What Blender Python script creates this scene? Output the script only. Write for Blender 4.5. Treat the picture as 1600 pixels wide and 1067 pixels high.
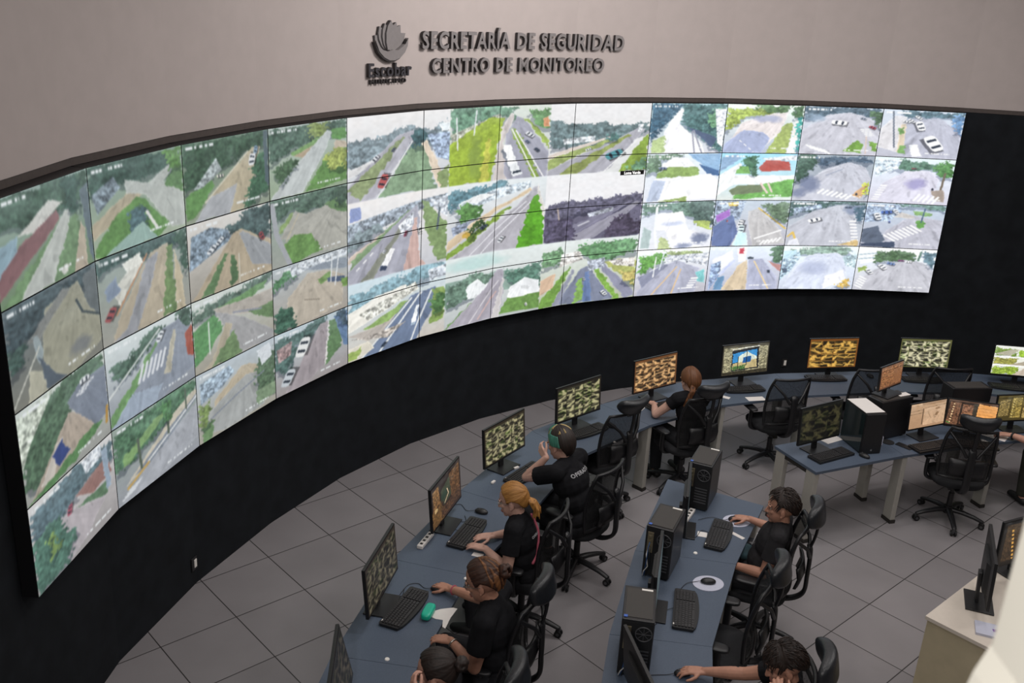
import bpy, math, random
import numpy as np
from mathutils import Vector, Matrix
from mathutils.bvhtree import BVHTree

scene = bpy.context.scene
COL = scene.collection
for ob in list(bpy.data.objects):
    bpy.data.objects.remove(ob, do_unlink=True)

# ---------------------------------------------------------------- camera
CAM = Vector((-0.0397, -10.1567, 4.6747))
RIGHT = Vector((0.99852997, -0.0093821, 0.05338416))
UP = Vector((-0.04697771, 0.34148068, 0.93871404))
FWD = Vector((0.02703677, 0.93984197, -0.34053794))
cam_data = bpy.data.cameras.new('camera')
cam_data.sensor_fit = 'HORIZONTAL'
cam_data.sensor_width = 36.0
cam_data.lens = 36.0 * 1519.84 / 1600.0
cam_data.clip_start = 0.05
cam_data.clip_end = 100
cam_data.dof.use_dof = True
cam_data.dof.focus_distance = 8.5
cam_data.dof.aperture_fstop = 4.0
cam = bpy.data.objects.new('camera', cam_data)
COL.objects.link(cam)
m = Matrix((RIGHT, UP, -FWD)).transposed().to_4x4()
m.translation = CAM
cam.matrix_world = m
scene.camera = cam

# ---------------------------------------------------------------- world, lamps, exposure
world = bpy.data.worlds.new('world')
scene.world = world
world.use_nodes = True
world.node_tree.nodes['Background'].inputs[0].default_value = (0.80, 0.82, 0.9, 1)
world.node_tree.nodes['Background'].inputs[1].default_value = 0.035
scene.view_settings.view_transform = 'Standard'
scene.view_settings.look = 'None'
scene.view_settings.exposure = 0.0
scene.view_settings.gamma = 1.0
scene.view_settings.use_curve_mapping = False
scene.cycles.use_denoising = True
scene.cycles.max_bounces = 6


def lamp(name, loc, size, power, color=(1.0, 0.955, 0.93), target=None):
    d = bpy.data.lights.new(name, 'AREA')
    d.shape = 'RECTANGLE'
    d.size, d.size_y = size
    d.energy = power
    d.color = color
    o = bpy.data.objects.new(name, d)
    COL.objects.link(o)
    o.location = loc
    if target is not None:
        v = Vector(target) - Vector(loc)
        o.rotation_euler = v.to_track_quat('-Z', 'Y').to_euler()
    return o


# recessed ceiling lamps of the hall (all above the frame)
for lx, ly, pw in ((0.9, -4.6, 34), (3.4, -4.6, 30), (5.6, -4.2, 32), (1.6, -2.0, 30), (4.2, -2.2, 38),
                   (6.4, -1.6, 34), (1.2, -7.4, 34), (4.2, -7.2, 34), (-1.4, -5.6, 6), (-0.6, -3.4, 5)):
    lamp('ceiling_lamp', (lx, ly, 5.85), (1.2, 0.6), pw)
# unseen fill lights, added only to brighten the upper wall around the sign
lamp('wall_fill_light', (1.6, -2.4, 5.75), (1.6, 0.4), 82, target=(0.2, 0.4, 3.8))
lamp('wall_fill_light', (4.6, -1.4, 5.75), (1.6, 0.4), 34, target=(3.2, 1.9, 4.2))
lamp('wall_fill_light', (-0.6, -4.4, 5.75), (1.4, 0.4), 3, target=(-2.3, -3.2, 4.2))
# gallery lamp behind the viewpoint
lamp('gallery_lamp', (-0.9, -10.9, 5.3), (0.6, 0.6), 105, target=(0.7, -9.4, 4.0))


# ---------------------------------------------------------------- materials
def lin(c):
    c = np.asarray(c, float)
    return np.where(c <= 0.04045, c / 12.92, ((c + 0.055) / 1.055) ** 2.4)


def hexc(h):
    return tuple(int(h[i:i + 2], 16) / 255 for i in (0, 2, 4))


def mat(name, h, rough=0.5, metal=0.0, noise=0.0, scale=30.0, spec=0.5, bump=0.0, emit=None):
    mt = bpy.data.materials.new(name)
    mt.use_nodes = True
    nt = mt.node_tree
    b = nt.nodes['Principled BSDF']
    c = tuple(lin(hexc(h)))
    b.inputs['Base Color'].default_value = (*c, 1)
    b.inputs['Roughness'].default_value = rough
    b.inputs['Metallic'].default_value = metal
    b.inputs['Specular IOR Level'].default_value = spec
    if noise or bump:
        tc = nt.nodes.new('ShaderNodeTexCoord')
        n = nt.nodes.new('ShaderNodeTexNoise')
        n.inputs['Scale'].default_value = scale
        n.inputs['Detail'].default_value = 4
        nt.links.new(tc.outputs['Object'], n.inputs['Vector'])
        if noise:
            r = nt.nodes.new('ShaderNodeValToRGB')
            r.color_ramp.elements[0].position = 0.3
            r.color_ramp.elements[1].position = 0.7
            r.color_ramp.elements[0].color = (*[x * (1 - noise) for x in c], 1)
            r.color_ramp.elements[1].color = (*[min(1, x * (1 + noise)) for x in c], 1)
            nt.links.new(n.outputs['Fac'], r.inputs['Fac'])
            nt.links.new(r.outputs['Color'], b.inputs['Base Color'])
        if bump:
            bp = nt.nodes.new('ShaderNodeBump')
            bp.inputs['Strength'].default_value = bump
            bp.inputs['Distance'].default_value = 0.01
            nt.links.new(n.outputs['Fac'], bp.inputs['Height'])
            nt.links.new(bp.outputs['Normal'], b.inputs['Normal'])
    return mt


def hair_mat(name, h1, h2, scale=14, strand=False):
    mt = bpy.data.materials.new(name)
    mt.use_nodes = True
    nt = mt.node_tree
    b = nt.nodes['Principled BSDF']
    b.inputs['Roughness'].default_value = 0.6
    tc = nt.nodes.new('ShaderNodeTexCoord')
    mp = nt.nodes.new('ShaderNodeMapping')
    mp.inputs['Scale'].default_value = (1.0, 1.0, 0.35)
    w = nt.nodes.new('ShaderNodeTexNoise')
    w.inputs['Scale'].default_value = scale * 5
    w.inputs['Detail'].default_value = 5
    r = nt.nodes.new('ShaderNodeValToRGB')
    r.color_ramp.elements[0].position = 0.30
    r.color_ramp.elements[1].position = 0.75
    r.color_ramp.elements[0].color = (*lin(hexc(h1)), 1)
    r.color_ramp.elements[1].color = (*lin(hexc(h2)), 1)
    bp = nt.nodes.new('ShaderNodeBump')
    bp.inputs['Strength'].default_value = 0.2
    bp.inputs['Distance'].default_value = 0.006
    if strand:                     # colour runs along the strands of a combed shell
        at = nt.nodes.new('ShaderNodeAttribute')
        at.attribute_name = 'strand'
        w.inputs['Scale'].default_value = 1.0
        nt.links.new(at.outputs['Vector'], w.inputs['Vector'])
    else:
        nt.links.new(tc.outputs['Object'], mp.inputs['Vector'])
        nt.links.new(mp.outputs['Vector'], w.inputs['Vector'])
    nt.links.new(w.outputs['Fac'], r.inputs['Fac'])
    nt.links.new(r.outputs['Color'], b.inputs['Base Color'])
    nt.links.new(w.outputs['Fac'], bp.inputs['Height'])
    nt.links.new(bp.outputs['Normal'], b.inputs['Normal'])
    return mt


def screen_mat(name, strength=1.0):
    mt = bpy.data.materials.new(name)
    mt.use_nodes = True
    nt = mt.node_tree
    b = nt.nodes['Principled BSDF']
    at = nt.nodes.new('ShaderNodeAttribute')
    at.attribute_name = 'picture'
    b.inputs['Base Color'].default_value = (0.012, 0.012, 0.014, 1)
    b.inputs['Roughness'].default_value = 0.35
    b.inputs['Specular IOR Level'].default_value = 0.25
    b.inputs['Emission Strength'].default_value = strength
    nt.links.new(at.outputs['Color'], b.inputs['Emission Color'])
    mt.cycles.emission_sampling = 'NONE'
    return mt


M = {}
M['black'] = mat('black_plastic', '1b1b1d', 0.45, noise=0.12, scale=60)
M['black2'] = mat('black_rubber', '121214', 0.7, noise=0.1)
M['bezel'] = mat('monitor_bezel', '161618', 0.4)
M['keys'] = mat('keycap', '2b2a2c', 0.5, noise=0.1, scale=80)
M['wallblack'] = mat('black_wall_paint', '181b1f', 0.85, noise=0.25, scale=6, spec=0.2, bump=0.15)
M['wallbeige'] = mat('beige_wall_paint', 'b5aba8', 0.85, noise=0.025, scale=8, spec=0.2, bump=0.05)
M['strip'] = mat('dark_strip', '4a423f', 0.6, noise=0.1)
M['ceiling'] = mat('ceiling_paint', '8a8580', 0.9, noise=0.03)
M['desk'] = mat('desk_laminate', '4c5767', 0.5, noise=0.10, scale=160, spec=0.4)
M['edge'] = mat('desk_edge', '3b3f47', 0.5, noise=0.05)
M['leg'] = mat('leg_paint', 'a09d96', 0.45, noise=0.03, scale=20)
M['legside'] = mat('leg_foot', '2a2724', 0.6, noise=0.1)
M['leather'] = mat('black_leather', '1c1e22', 0.38, noise=0.15, scale=90, bump=0.15)
M['seat'] = mat('seat_fabric', '15161a', 0.85, noise=0.2, scale=120, bump=0.2)
M['frame'] = mat('chair_plastic', '17171a', 0.42, noise=0.1, scale=40)
M['grayplastic'] = mat('gray_plastic', '4a4a4d', 0.45, noise=0.05)
M['caster'] = mat('caster_wheel', '2b2b2e', 0.4)
M['case'] = mat('computer_case', '1e1d1f', 0.4, noise=0.15, scale=200)
M['casemesh'] = mat('case_top_mesh', '36322f', 0.6, noise=0.3, scale=320, bump=0.3)
M['caseside'] = mat('case_side_panel', '2f2d2e', 0.35, noise=0.08)
M['io'] = mat('port_cluster', '6b6350', 0.5, noise=0.4, scale=150)
M['metal'] = mat('bare_metal', '8d8a86', 0.35, 0.8, noise=0.1)
M['paper'] = mat('white_paper', 'd9d4d0', 0.8, noise=0.02)
M['label'] = mat('white_label', 'e4e0da', 0.7, noise=0.02)
M['padw'] = mat('pale_pad', 'b9bbcb', 0.7, noise=0.03)
M['teal'] = mat('teal_plastic', '18b092', 0.35, noise=0.04)
M['blue'] = mat('blue_plastic', '3a62b8', 0.4, noise=0.05)
M['cable'] = mat('cable_sheath', '1a1c22', 0.5, noise=0.05)
M['bluecable'] = mat('blue_cable', '2b4a78', 0.5, noise=0.05)
M['cream'] = mat('counter_top', 'c9bfb3', 0.5, noise=0.02)
M['cabinet'] = mat('cabinet_side', 'b3a78b', 0.6, noise=0.05, scale=12)
M['pillar'] = mat('pillar_paint', 'dfdccf', 0.8, noise=0.02, scale=4)
M['skin'] = mat('skin', 'bd8f7d', 0.55, noise=0.08, scale=25)
M['skin2'] = mat('skin_tan', 'ad7e69', 0.55, noise=0.08, scale=25)
M['skin3'] = mat('skin_fair', 'c49b8b', 0.55, noise=0.08, scale=25)
M['shirt'] = mat('black_shirt', '17171a', 0.9, noise=0.25, scale=18, spec=0.15, bump=0.25)
M['shirtgray'] = mat('charcoal_shirt', '29282a', 0.9, noise=0.2, scale=18, spec=0.15, bump=0.25)
M['trousers'] = mat('dark_trousers', '131419', 0.9, noise=0.2, scale=20, bump=0.25)
M['teal_cloth'] = mat('dark_teal_cloth', '1e353b', 0.9, noise=0.25, scale=18, bump=0.3)
M['olive'] = mat('olive_trousers', '2a2a22', 0.9, noise=0.2, scale=20, bump=0.25)
M['shoe'] = mat('black_shoe', '101012', 0.6, noise=0.1)
M['white'] = mat('white_print', 'cfcfd2', 0.7, noise=0.02)
M['pink'] = mat('pink_strap', 'a24a5c', 0.7, noise=0.08)
M['red'] = mat('red_tie', 'b01f36', 0.6, noise=0.05)
M['silver'] = mat('silver', 'b5b0aa', 0.25, 0.9, noise=0.03)
M['eye'] = mat('eye_white', 'a39a94', 0.3, noise=0.02)
M['iris'] = mat('eye_iris', '2a1a12', 0.3, noise=0.02)
M['lip'] = mat('lip', '8f5148', 0.5, noise=0.05)
for k_, h1_, h2_ in (('red', '34190c', '80502a'), ('blond', '6e4418', 'c08a45'), ('brown', '1c0f0a', '4d2c1b'), ('tip', '4a2a16', '8a5a30'),
                     ('dark', '0d0806', '2c1c14'), ('man', '090504', '2e1b11'), ('teal', '173f38', '4f9a82'), ('streak', '80683c', 'c4ad78')):
    M['hair_' + k_] = hair_mat('hair_' + k_, h1_, h2_)
    M['hair_' + k_ + '_combed'] = hair_mat('hair_' + k_ + '_combed', h1_, h2_, strand=True)
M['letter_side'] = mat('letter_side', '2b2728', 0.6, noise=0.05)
M['letter'] = mat('letter_face', '807b7b', 0.5, noise=0.04)
M['logo_dark'] = mat('logo_dark', '37353a', 0.5, noise=0.05)
M['screen'] = screen_mat('lit_screen', 1.0)
M['green_led'] = mat('green_led', '2f7d4d', 0.4, noise=0.02)

# see-through chair mesh
mt = bpy.data.materials.new('chair_mesh')
mt.use_nodes = True
nt = mt.node_tree
bs = nt.nodes['Principled BSDF']
bs.inputs['Base Color'].default_value = (0.006, 0.006, 0.007, 1)
bs.inputs['Roughness'].default_value = 0.7
tr = nt.nodes.new('ShaderNodeBsdfTransparent')
mx = nt.nodes.new('ShaderNodeMixShader')
tc = nt.nodes.new('ShaderNodeTexCoord')
vo = nt.nodes.new('ShaderNodeTexNoise')
vo.inputs['Scale'].default_value = 260
mr = nt.nodes.new('ShaderNodeMapRange')
mr.inputs['From Min'].default_value = 0.35
mr.inputs['From Max'].default_value = 0.65
mr.inputs['To Min'].default_value = 0.62
mr.inputs['To Max'].default_value = 0.92
nt.links.new(tc.outputs['Object'], vo.inputs['Vector'])
nt.links.new(vo.outputs['Fac'], mr.inputs['Value'])
nt.links.new(mr.outputs['Result'], mx.inputs['Fac'])
nt.links.new(tr.outputs[0], mx.inputs[1])
nt.links.new(bs.outputs[0], mx.inputs[2])
nt.links.new(mx.outputs[0], nt.nodes['Material Output'].inputs['Surface'])
M['mesh'] = mt

# smoked glass for case sides
mt = bpy.data.materials.new('smoked_glass')
mt.use_nodes = True
bs = mt.node_tree.nodes['Principled BSDF']
bs.inputs['Base Color'].default_value = (0.012, 0.02, 0.022, 1)
bs.inputs['Roughness'].default_value = 0.08
M['glass'] = mt

# floor: raised 0.6 m tiles with dark joints, laid on a turned grid
mt = bpy.data.materials.new('floor_tiles')
mt.use_nodes = True
nt = mt.node_tree
bs = nt.nodes['Principled BSDF']
bs.inputs['Roughness'].default_value = 0.42
bs.inputs['Specular IOR Level'].default_value = 0.35
tc = nt.nodes.new('ShaderNodeTexCoord')
mp = nt.nodes.new('ShaderNodeMapping')
mp.vector_type = 'TEXTURE'
mp.inputs['Location'].default_value = (3.7786, -2.0430, 0)
mp.inputs['Rotation'].default_value = (0, 0, -0.85183)
mp.inputs['Scale'].default_value = (0.6, 0.6, 0.6)
nt.links.new(tc.outputs['Object'], mp.inputs['Vector'])
sx = nt.nodes.new('ShaderNodeSeparateXYZ')
nt.links.new(mp.outputs['Vector'], sx.inputs[0])


def math_node(op, a=None, b=None, va=0.0, vb=0.0):
    n = nt.nodes.new('ShaderNodeMath')
    n.operation = op
    n.inputs[0].default_value = va
    n.inputs[1].default_value = vb
    if a is not None:
        nt.links.new(a, n.inputs[0])
    if b is not None:
        nt.links.new(b, n.inputs[1])
    return n.outputs[0]


dd = []
cells = []
for ax in (0, 1):
    fr = math_node('FRACT', sx.outputs[ax])
    inv = math_node('SUBTRACT', None, fr, va=1.0)
    dd.append(math_node('MINIMUM', fr, inv))
    cells.append(math_node('FLOOR', sx.outputs[ax]))
dmin = math_node('MINIMUM', dd[0], dd[1])
line = nt.nodes.new('ShaderNodeMapRange')
line.inputs['From Min'].default_value = 0.004
line.inputs['From Max'].default_value = 0.009
nt.links.new(dmin, line.inputs['Value'])
cx = nt.nodes.new('ShaderNodeCombineXYZ')
nt.links.new(cells[0], cx.inputs[0])
nt.links.new(cells[1], cx.inputs[1])
wn = nt.nodes.new('ShaderNodeTexWhiteNoise')
nt.links.new(cx.outputs[0], wn.inputs['Vector'])
n1 = nt.nodes.new('ShaderNodeTexNoise')
n1.inputs['Scale'].default_value = 150
n1.inputs['Detail'].default_value = 3
n2 = nt.nodes.new('ShaderNodeTexNoise')
n2.inputs['Scale'].default_value = 2.2
n2.inputs['Detail'].default_value = 4
nt.links.new(tc.outputs['Object'], n1.inputs['Vector'])
nt.links.new(tc.outputs['Object'], n2.inputs['Vector'])
t1 = math_node('MULTIPLY', n1.outputs['Fac'], None, vb=0.16)
t2 = math_node('MULTIPLY', n2.outputs['Fac'], None, vb=0.30)
t3 = math_node('MULTIPLY', wn.outputs['Value'], None, vb=0.14)
sm = math_node('ADD', math_node('ADD', t1, t2), t3)
val = math_node('ADD', sm, None, vb=0.70)
tint = nt.nodes.new('ShaderNodeMixRGB')
tint.blend_type = 'MULTIPLY'
tint.inputs['Fac'].default_value = 1
tint.inputs[1].default_value = (*lin(hexc('858183')), 1)
vc = nt.nodes.new('ShaderNodeCombineXYZ')
for k in range(3):
    nt.links.new(val, vc.inputs[k])
nt.links.new(vc.outputs[0], tint.inputs[2])
jm = nt.nodes.new('ShaderNodeMixRGB')
jm.inputs[1].default_value = (*lin(hexc('2a2727')), 1)
nt.links.new(line.outputs[0], jm.inputs['Fac'])
nt.links.new(tint.outputs[0], jm.inputs[2])
nt.links.new(jm.outputs[0], bs.inputs['Base Color'])
bp = nt.nodes.new('ShaderNodeBump')
bp.inputs['Strength'].default_value = 0.4
bp.inputs['Distance'].default_value = 0.004
nt.links.new(line.outputs[0], bp.inputs['Height'])
nt.links.new(bp.outputs['Normal'], bs.inputs['Normal'])
M['floor'] = mt


# ---------------------------------------------------------------- helpers
class MB:
    """collects shapes and links them as one mesh object"""

    def __init__(s):
        s.v, s.f, s.sm = [], [], []

    def add(s, vs, fs, smooth=True):
        o = len(s.v)
        s.v.extend([tuple(map(float, p)) for p in vs])
        for q in fs:
            s.f.append(tuple(o + i for i in q))
            s.sm.append(smooth)

    def box(s, c, d, rz=0.0, rx=0.0, ry=0.0, mtx=None):
        R = Matrix.Rotation(rz, 3, 'Z') @ Matrix.Rotation(ry, 3, 'Y') @ Matrix.Rotation(rx, 3, 'X')
        if mtx is not None:
            R = mtx
        vs = []
        for x in (-.5, .5):
            for y in (-.5, .5):
                for z in (-.5, .5):
                    vs.append(Vector(c) + R @ Vector((x * d[0], y * d[1], z * d[2])))
        s.add(vs, [(0, 1, 3, 2), (4, 6, 7, 5), (0, 4, 5, 1), (2, 3, 7, 6), (0, 2, 6, 4), (1, 5, 7, 3)], False)

    def prism(s, pts, z0, z1, smooth=False):
        n = len(pts)
        a = sum(pts[i][0] * pts[(i + 1) % n][1] - pts[(i + 1) % n][0] * pts[i][1] for i in range(n))
        if a < 0:
            pts = pts[::-1]
        vs = [(p[0], p[1], z0) for p in pts] + [(p[0], p[1], z1) for p in pts]
        s.add(vs, [tuple(range(n))[::-1], tuple(range(n, 2 * n))], False)
        s.add(vs, [(i, (i + 1) % n, n + (i + 1) % n, n + i) for i in range(n)], smooth)

    def ell(s, c, r, R=None, nu=16, nv=10):
        R = R or Matrix.Identity(3)
        vs, fs = [], []
        for j in range(1, nv):
            t = math.pi * j / nv
            for i in range(nu):
                p = 2 * math.pi * i / nu
                vs.append(Vector(c) + R @ Vector((r[0] * math.sin(t) * math.cos(p), r[1] * math.sin(t) * math.sin(p),
                                                  r[2] * math.cos(t))))
        top = len(vs)
        vs.append(Vector(c) + R @ Vector((0, 0, r[2])))
        vs.append(Vector(c) + R @ Vector((0, 0, -r[2])))
        for j in range(nv - 2):
            for i in range(nu):
                a, b = j * nu + i, j * nu + (i + 1) % nu
                fs.append((a, a + nu, b + nu, b))
        for i in range(nu):
            fs.append((top, i, (i + 1) % nu))
            k = (nv - 2) * nu
            fs.append((top + 1, k + (i + 1) % nu, k + i))
        s.add(vs, fs)

    def tube(s, pts, r, n=8, flat=(1, 1), cap='round', closed=False):
        """swept tube; r number or list; flat scales the two cross axes"""
        P = [Vector(p) for p in pts]
        k = len(P)
        rs = [r] * k if not hasattr(r, '__len__') else list(r)
        if cap == 'round' and not closed:
            d0, d1 = (P[0] - P[1]).normalized(), (P[-1] - P[-2]).normalized()
            A = [P[0] + d0 * rs[0] * q for q in (0.95, 0.75, 0.4)]
            B = [P[-1] + d1 * rs[-1] * q for q in (0.4, 0.75, 0.95)]
            P2 = A + P + B
            rs = [rs[0] * q for q in (0.3, 0.66, 0.92)] + rs + [rs[-1] * q for q in (0.92, 0.66, 0.3)]
            P = P2
            k = len(P)
        vs, fs = [], []
        nrm = None
        for i in range(k):
            if closed:
                t = (P[(i + 1) % k] - P[i - 1])
            else:
                t = P[min(i + 1, k - 1)] - P[max(i - 1, 0)]
            t = t.normalized() if t.length > 1e-9 else Vector((0, 0, 1))
            if nrm is None:
                ref = Vector((0, 0, 1)) if abs(t.z) < 0.9 else Vector((0, 1, 0))
                nrm = (ref - t * ref.dot(t)).normalized()
            else:
                nrm = nrm - t * nrm.dot(t)
                nrm = nrm.normalized() if nrm.length > 1e-6 else t.orthogonal().normalized()
            bn = t.cross(nrm)
            for q in range(n):
                a = 2 * math.pi * q / n
                vs.append(P[i] + nrm * math.cos(a) * rs[i] * flat[0] + bn * math.sin(a) * rs[i] * flat[1])
        for i in range(k if closed else k - 1):
            for q in range(n):
                a, b = i * n + q, i * n + (q + 1) % n
                c, d = ((i + 1) % k) * n + (q + 1) % n, ((i + 1) % k) * n + q
                fs.append((a, b, c, d))
        s.add(vs, fs)
        if not closed:
            s.add(vs, [tuple(range(n))[::-1], tuple(range((k - 1) * n, k * n))], False)

    def cyl(s, a, b, r, n=16, r2=None):
        s.tube([a, b], [r, r if r2 is None else r2], n, cap='flat')

    def sheet(s, rows, th=0.0, normal=None):
        """grid of points (rows of equal length), thickened along normal"""
        h, w = len(rows), len(rows[0])
        vs = [Vector(p) for r_ in rows for p in r_]
        fs = [(j * w + i, j * w + i + 1, (j + 1) * w + i + 1, (j + 1) * w + i) for j in range(h - 1) for i in range(w - 1)]
        if th:
            n = Vector(normal) * th
            o = len(vs)
            vs = vs + [p + n for p in vs]
            fs = fs + [tuple(o + i for i in q[::-1]) for q in fs]
            edge = [i for i in range(w)] + [j * w + w - 1 for j in range(1, h)] + [(h - 1) * w + i for i in range(w - 2, -1, -1)] + \
                   [j * w for j in range(h - 2, 0, -1)]
            for a, b in zip(edge, edge[1:] + edge[:1]):
                fs.append((a, o + a, o + b, b))
        s.add(vs, fs)

    def mesh(s, name):
        me = bpy.data.meshes.new(name)
        me.from_pydata(s.v, [], s.f)
        me.polygons.foreach_set('use_smooth', s.sm)
        me.update()
        return me

    def build(s, name, material, parent=None, bevel=0.0, loc=None, rz=None):
        me = s.mesh(name)
        me.materials.append(material)
        o = bpy.data.objects.new(name, me)
        COL.objects.link(o)
        if parent is not None:
            o.parent = parent
        if loc is not None:
            o.location = loc
        if rz is not None:
            o.rotation_euler = (0, 0, rz)
        if bevel:
            b = o.modifiers.new('bevel', 'BEVEL')
            b.width = bevel
            b.segments = 2
            b.limit_method = 'ANGLE'
        return o


def tag(o, label=None, cat=None, group=None, kind=None):
    if label:
        o['label'] = label
    if cat:
        o['category'] = cat
    if group:
        o['group'] = group
    if kind:
        o['kind'] = kind
    return o


def thing(name, label, cat, loc=(0, 0, 0), rz=0.0, group=None):
    o = bpy.data.objects.new(name, None)
    o.empty_display_size = 0.1
    COL.objects.link(o)
    o.location = loc
    o.rotation_euler = (0, 0, rz)
    return tag(o, label, cat, group)


def copy_tree(o, parent=None):
    c = o.copy()
    COL.objects.link(c)
    if parent is not None:
        c.parent = parent
    for ch in list(o.children):
        copy_tree(ch, c)
    return c


def struct(name, mb, material, bevel=0.0):
    return tag(mb.build(name, material, bevel=bevel), kind='structure')


# ---------------------------------------------------------------- the setting
# front line of the video wall, one vertex per screen edge (46-inch panels)
VX = [-2.527, -2.447, -2.194, -1.816, -1.334, -0.726, 0.0, 0.817, 1.719, 2.666, 3.655, 4.664, 5.685]
VY = [-5.393, -4.376, -3.387, -2.438, -1.538, -0.717, 0.0, 0.612, 1.091, 1.473, 1.725, 1.879, 1.893]
HEAD = [math.atan2(VY[i + 1] - VY[i], VX[i + 1] - VX[i]) for i in range(12)]
PW, PH, ZT = 1.021, 0.5743, 3.5466
# wall line continues past both ends
WX, WY = list(VX), list(VY)
WX = [-2.25, -2.52, -2.57] + WX + [6.70, 7.70, 8.66, 9.56]
WY = [-8.40, -7.40, -6.41] + WY + [1.80, 1.60, 1.26, 0.78]


def offset_line(xs, ys, d):
    out = []
    n = len(xs)
    for i in range(n):
        def nv(a, b):
            e = Vector((xs[b] - xs[a], ys[b] - ys[a])).normalized()
            return Vector((-e.y, e.x))
        if i == 0:
            v = nv(0, 1) * d
        elif i == n - 1:
            v = nv(n - 2, n - 1) * d
        else:
            a, b = nv(i - 1, i), nv(i, i + 1)
            v = (a + b) * (d / (1 + a.dot(b)))
        out.append((xs[i] + v.x, ys[i] + v.y))
    return out


def wall_strip(name, d0, d1, z0, z1, material):
    a, b = offset_line(WX, WY, d0), offset_line(WX, WY, d1)
    mb = MB()
    n = len(a)
    vs = [(p[0], p[1], z0) for p in a] + [(p[0], p[1], z1) for p in a] + [(p[0], p[1], z0) for p in b] + [(p[0], p[1], z1) for p in b]
    fs = []
    for i in range(n - 1):
        fs += [(i, i + 1, n + i + 1, n + i), (2 * n + i, 3 * n + i, 3 * n + i + 1, 2 * n + i + 1),
               (n + i, n + i + 1, 3 * n + i + 1, 3 * n + i), (i, 2 * n + i, 2 * n + i + 1, i + 1)]
    fs += [(0, n, 3 * n, 2 * n), (n - 1, 3 * n - 1, 4 * n - 1, 2 * n - 1)]
    mb.add(vs, fs, False)
    return struct(name, mb, material)


mb = MB()
mb.box((3.2, -4.4, -0.06), (15, 14.4, 0.12))
struct('floor', mb, M['floor'])
wall_strip('wall_front', 0.105, 0.30, 0.0, 3.548, M['wallblack'])
wall_strip('wall_front_upper', 0.09, 0.30, 3.598, 6.0, M['wallbeige'])
wall_strip('trim_1', 0.098, 0.30, 3.548, 3.598, M['strip'])
mb = MB()
mb.box((3.2, -4.4, 6.06), (15, 14.4, 0.12))
struct('ceiling', mb, M['ceiling'])
mb = MB()
mb.box((9.9, -4.4, 3.0), (0.2, 13.6, 6.0))
struct('wall_right', mb, M['wallbeige'])
mb = MB()
mb.box((-3.7, -9.9, 3.0), (0.2, 3.3, 6.0))
struct('wall_left', mb, M['wallbeige'])
# pillar of the gallery right beside the viewpoint, with its swelling foot
mb = MB()
mb.box((0.877, -9.373, 3.0), (0.52, 0.48, 6.0))
tag(mb.build('trim_2', M['pillar'], bevel=0.006), kind='structure')
mb = MB()
prof = [(0.617, 3.925), (0.604, 3.885), (0.596, 3.84), (0.588, 3.78), (0.585, 3.70), (0.585, 2.6), (1.12, 2.6), (1.12, 3.925)]
n = len(prof)
vs = [(x, -9.135, z) for x, z in prof] + [(x, -9.20, z) for x, z in prof]
mb.add(vs, [tuple(range(n)), tuple(range(n, 2 * n))[::-1]] + [(i, n + i, n + (i + 1) % n, (i + 1) % n) for i in range(n)], False)
tag(mb.build('trim_3', M['pillar']), kind='structure')

# ---------------------------------------------------------------- pictures shown on the screens
def vnoise(x, y, seed):
    xi, yi = np.floor(x).astype(int), np.floor(y).astype(int)
    fx, fy = x - xi, y - yi
    fx, fy = fx * fx * (3 - 2 * fx), fy * fy * (3 - 2 * fy)

    def h(a, b):
        n = (a * 374761393 + b * 668265263 + seed * 974711) & 0x7fffffff
        n = ((n ^ (n >> 13)) * 1274126177) & 0x7fffffff
        return ((n ^ (n >> 16)) & 0xffff) / 65535.0
    return (h(xi, yi) * (1 - fx) + h(xi + 1, yi) * fx) * (1 - fy) + (h(xi, yi + 1) * (1 - fx) + h(xi + 1, yi + 1) * fx) * fy


def inside(X, Y, pts):
    r = np.zeros(X.shape, bool)
    n = len(pts)
    for i in range(n):
        x1, y1 = pts[i]
        x2, y2 = pts[(i + 1) % n]
        if y1 == y2:
            continue
        c = ((y1 > Y) != (y2 > Y)) & (X < (x2 - x1) * (Y - y1) / (y2 - y1) + x1)
        r ^= c
    return r


def segdist(X, Y, p, q):
    dx, dy = q[0] - p[0], q[1] - p[1]
    L = dx * dx + dy * dy or 1e-9
    t = np.clip(((X - p[0]) * dx + (Y - p[1]) * dy) / L, 0, 1)
    return np.hypot(X - p[0] - t * dx, (Y - p[1] - t * dy))


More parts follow.
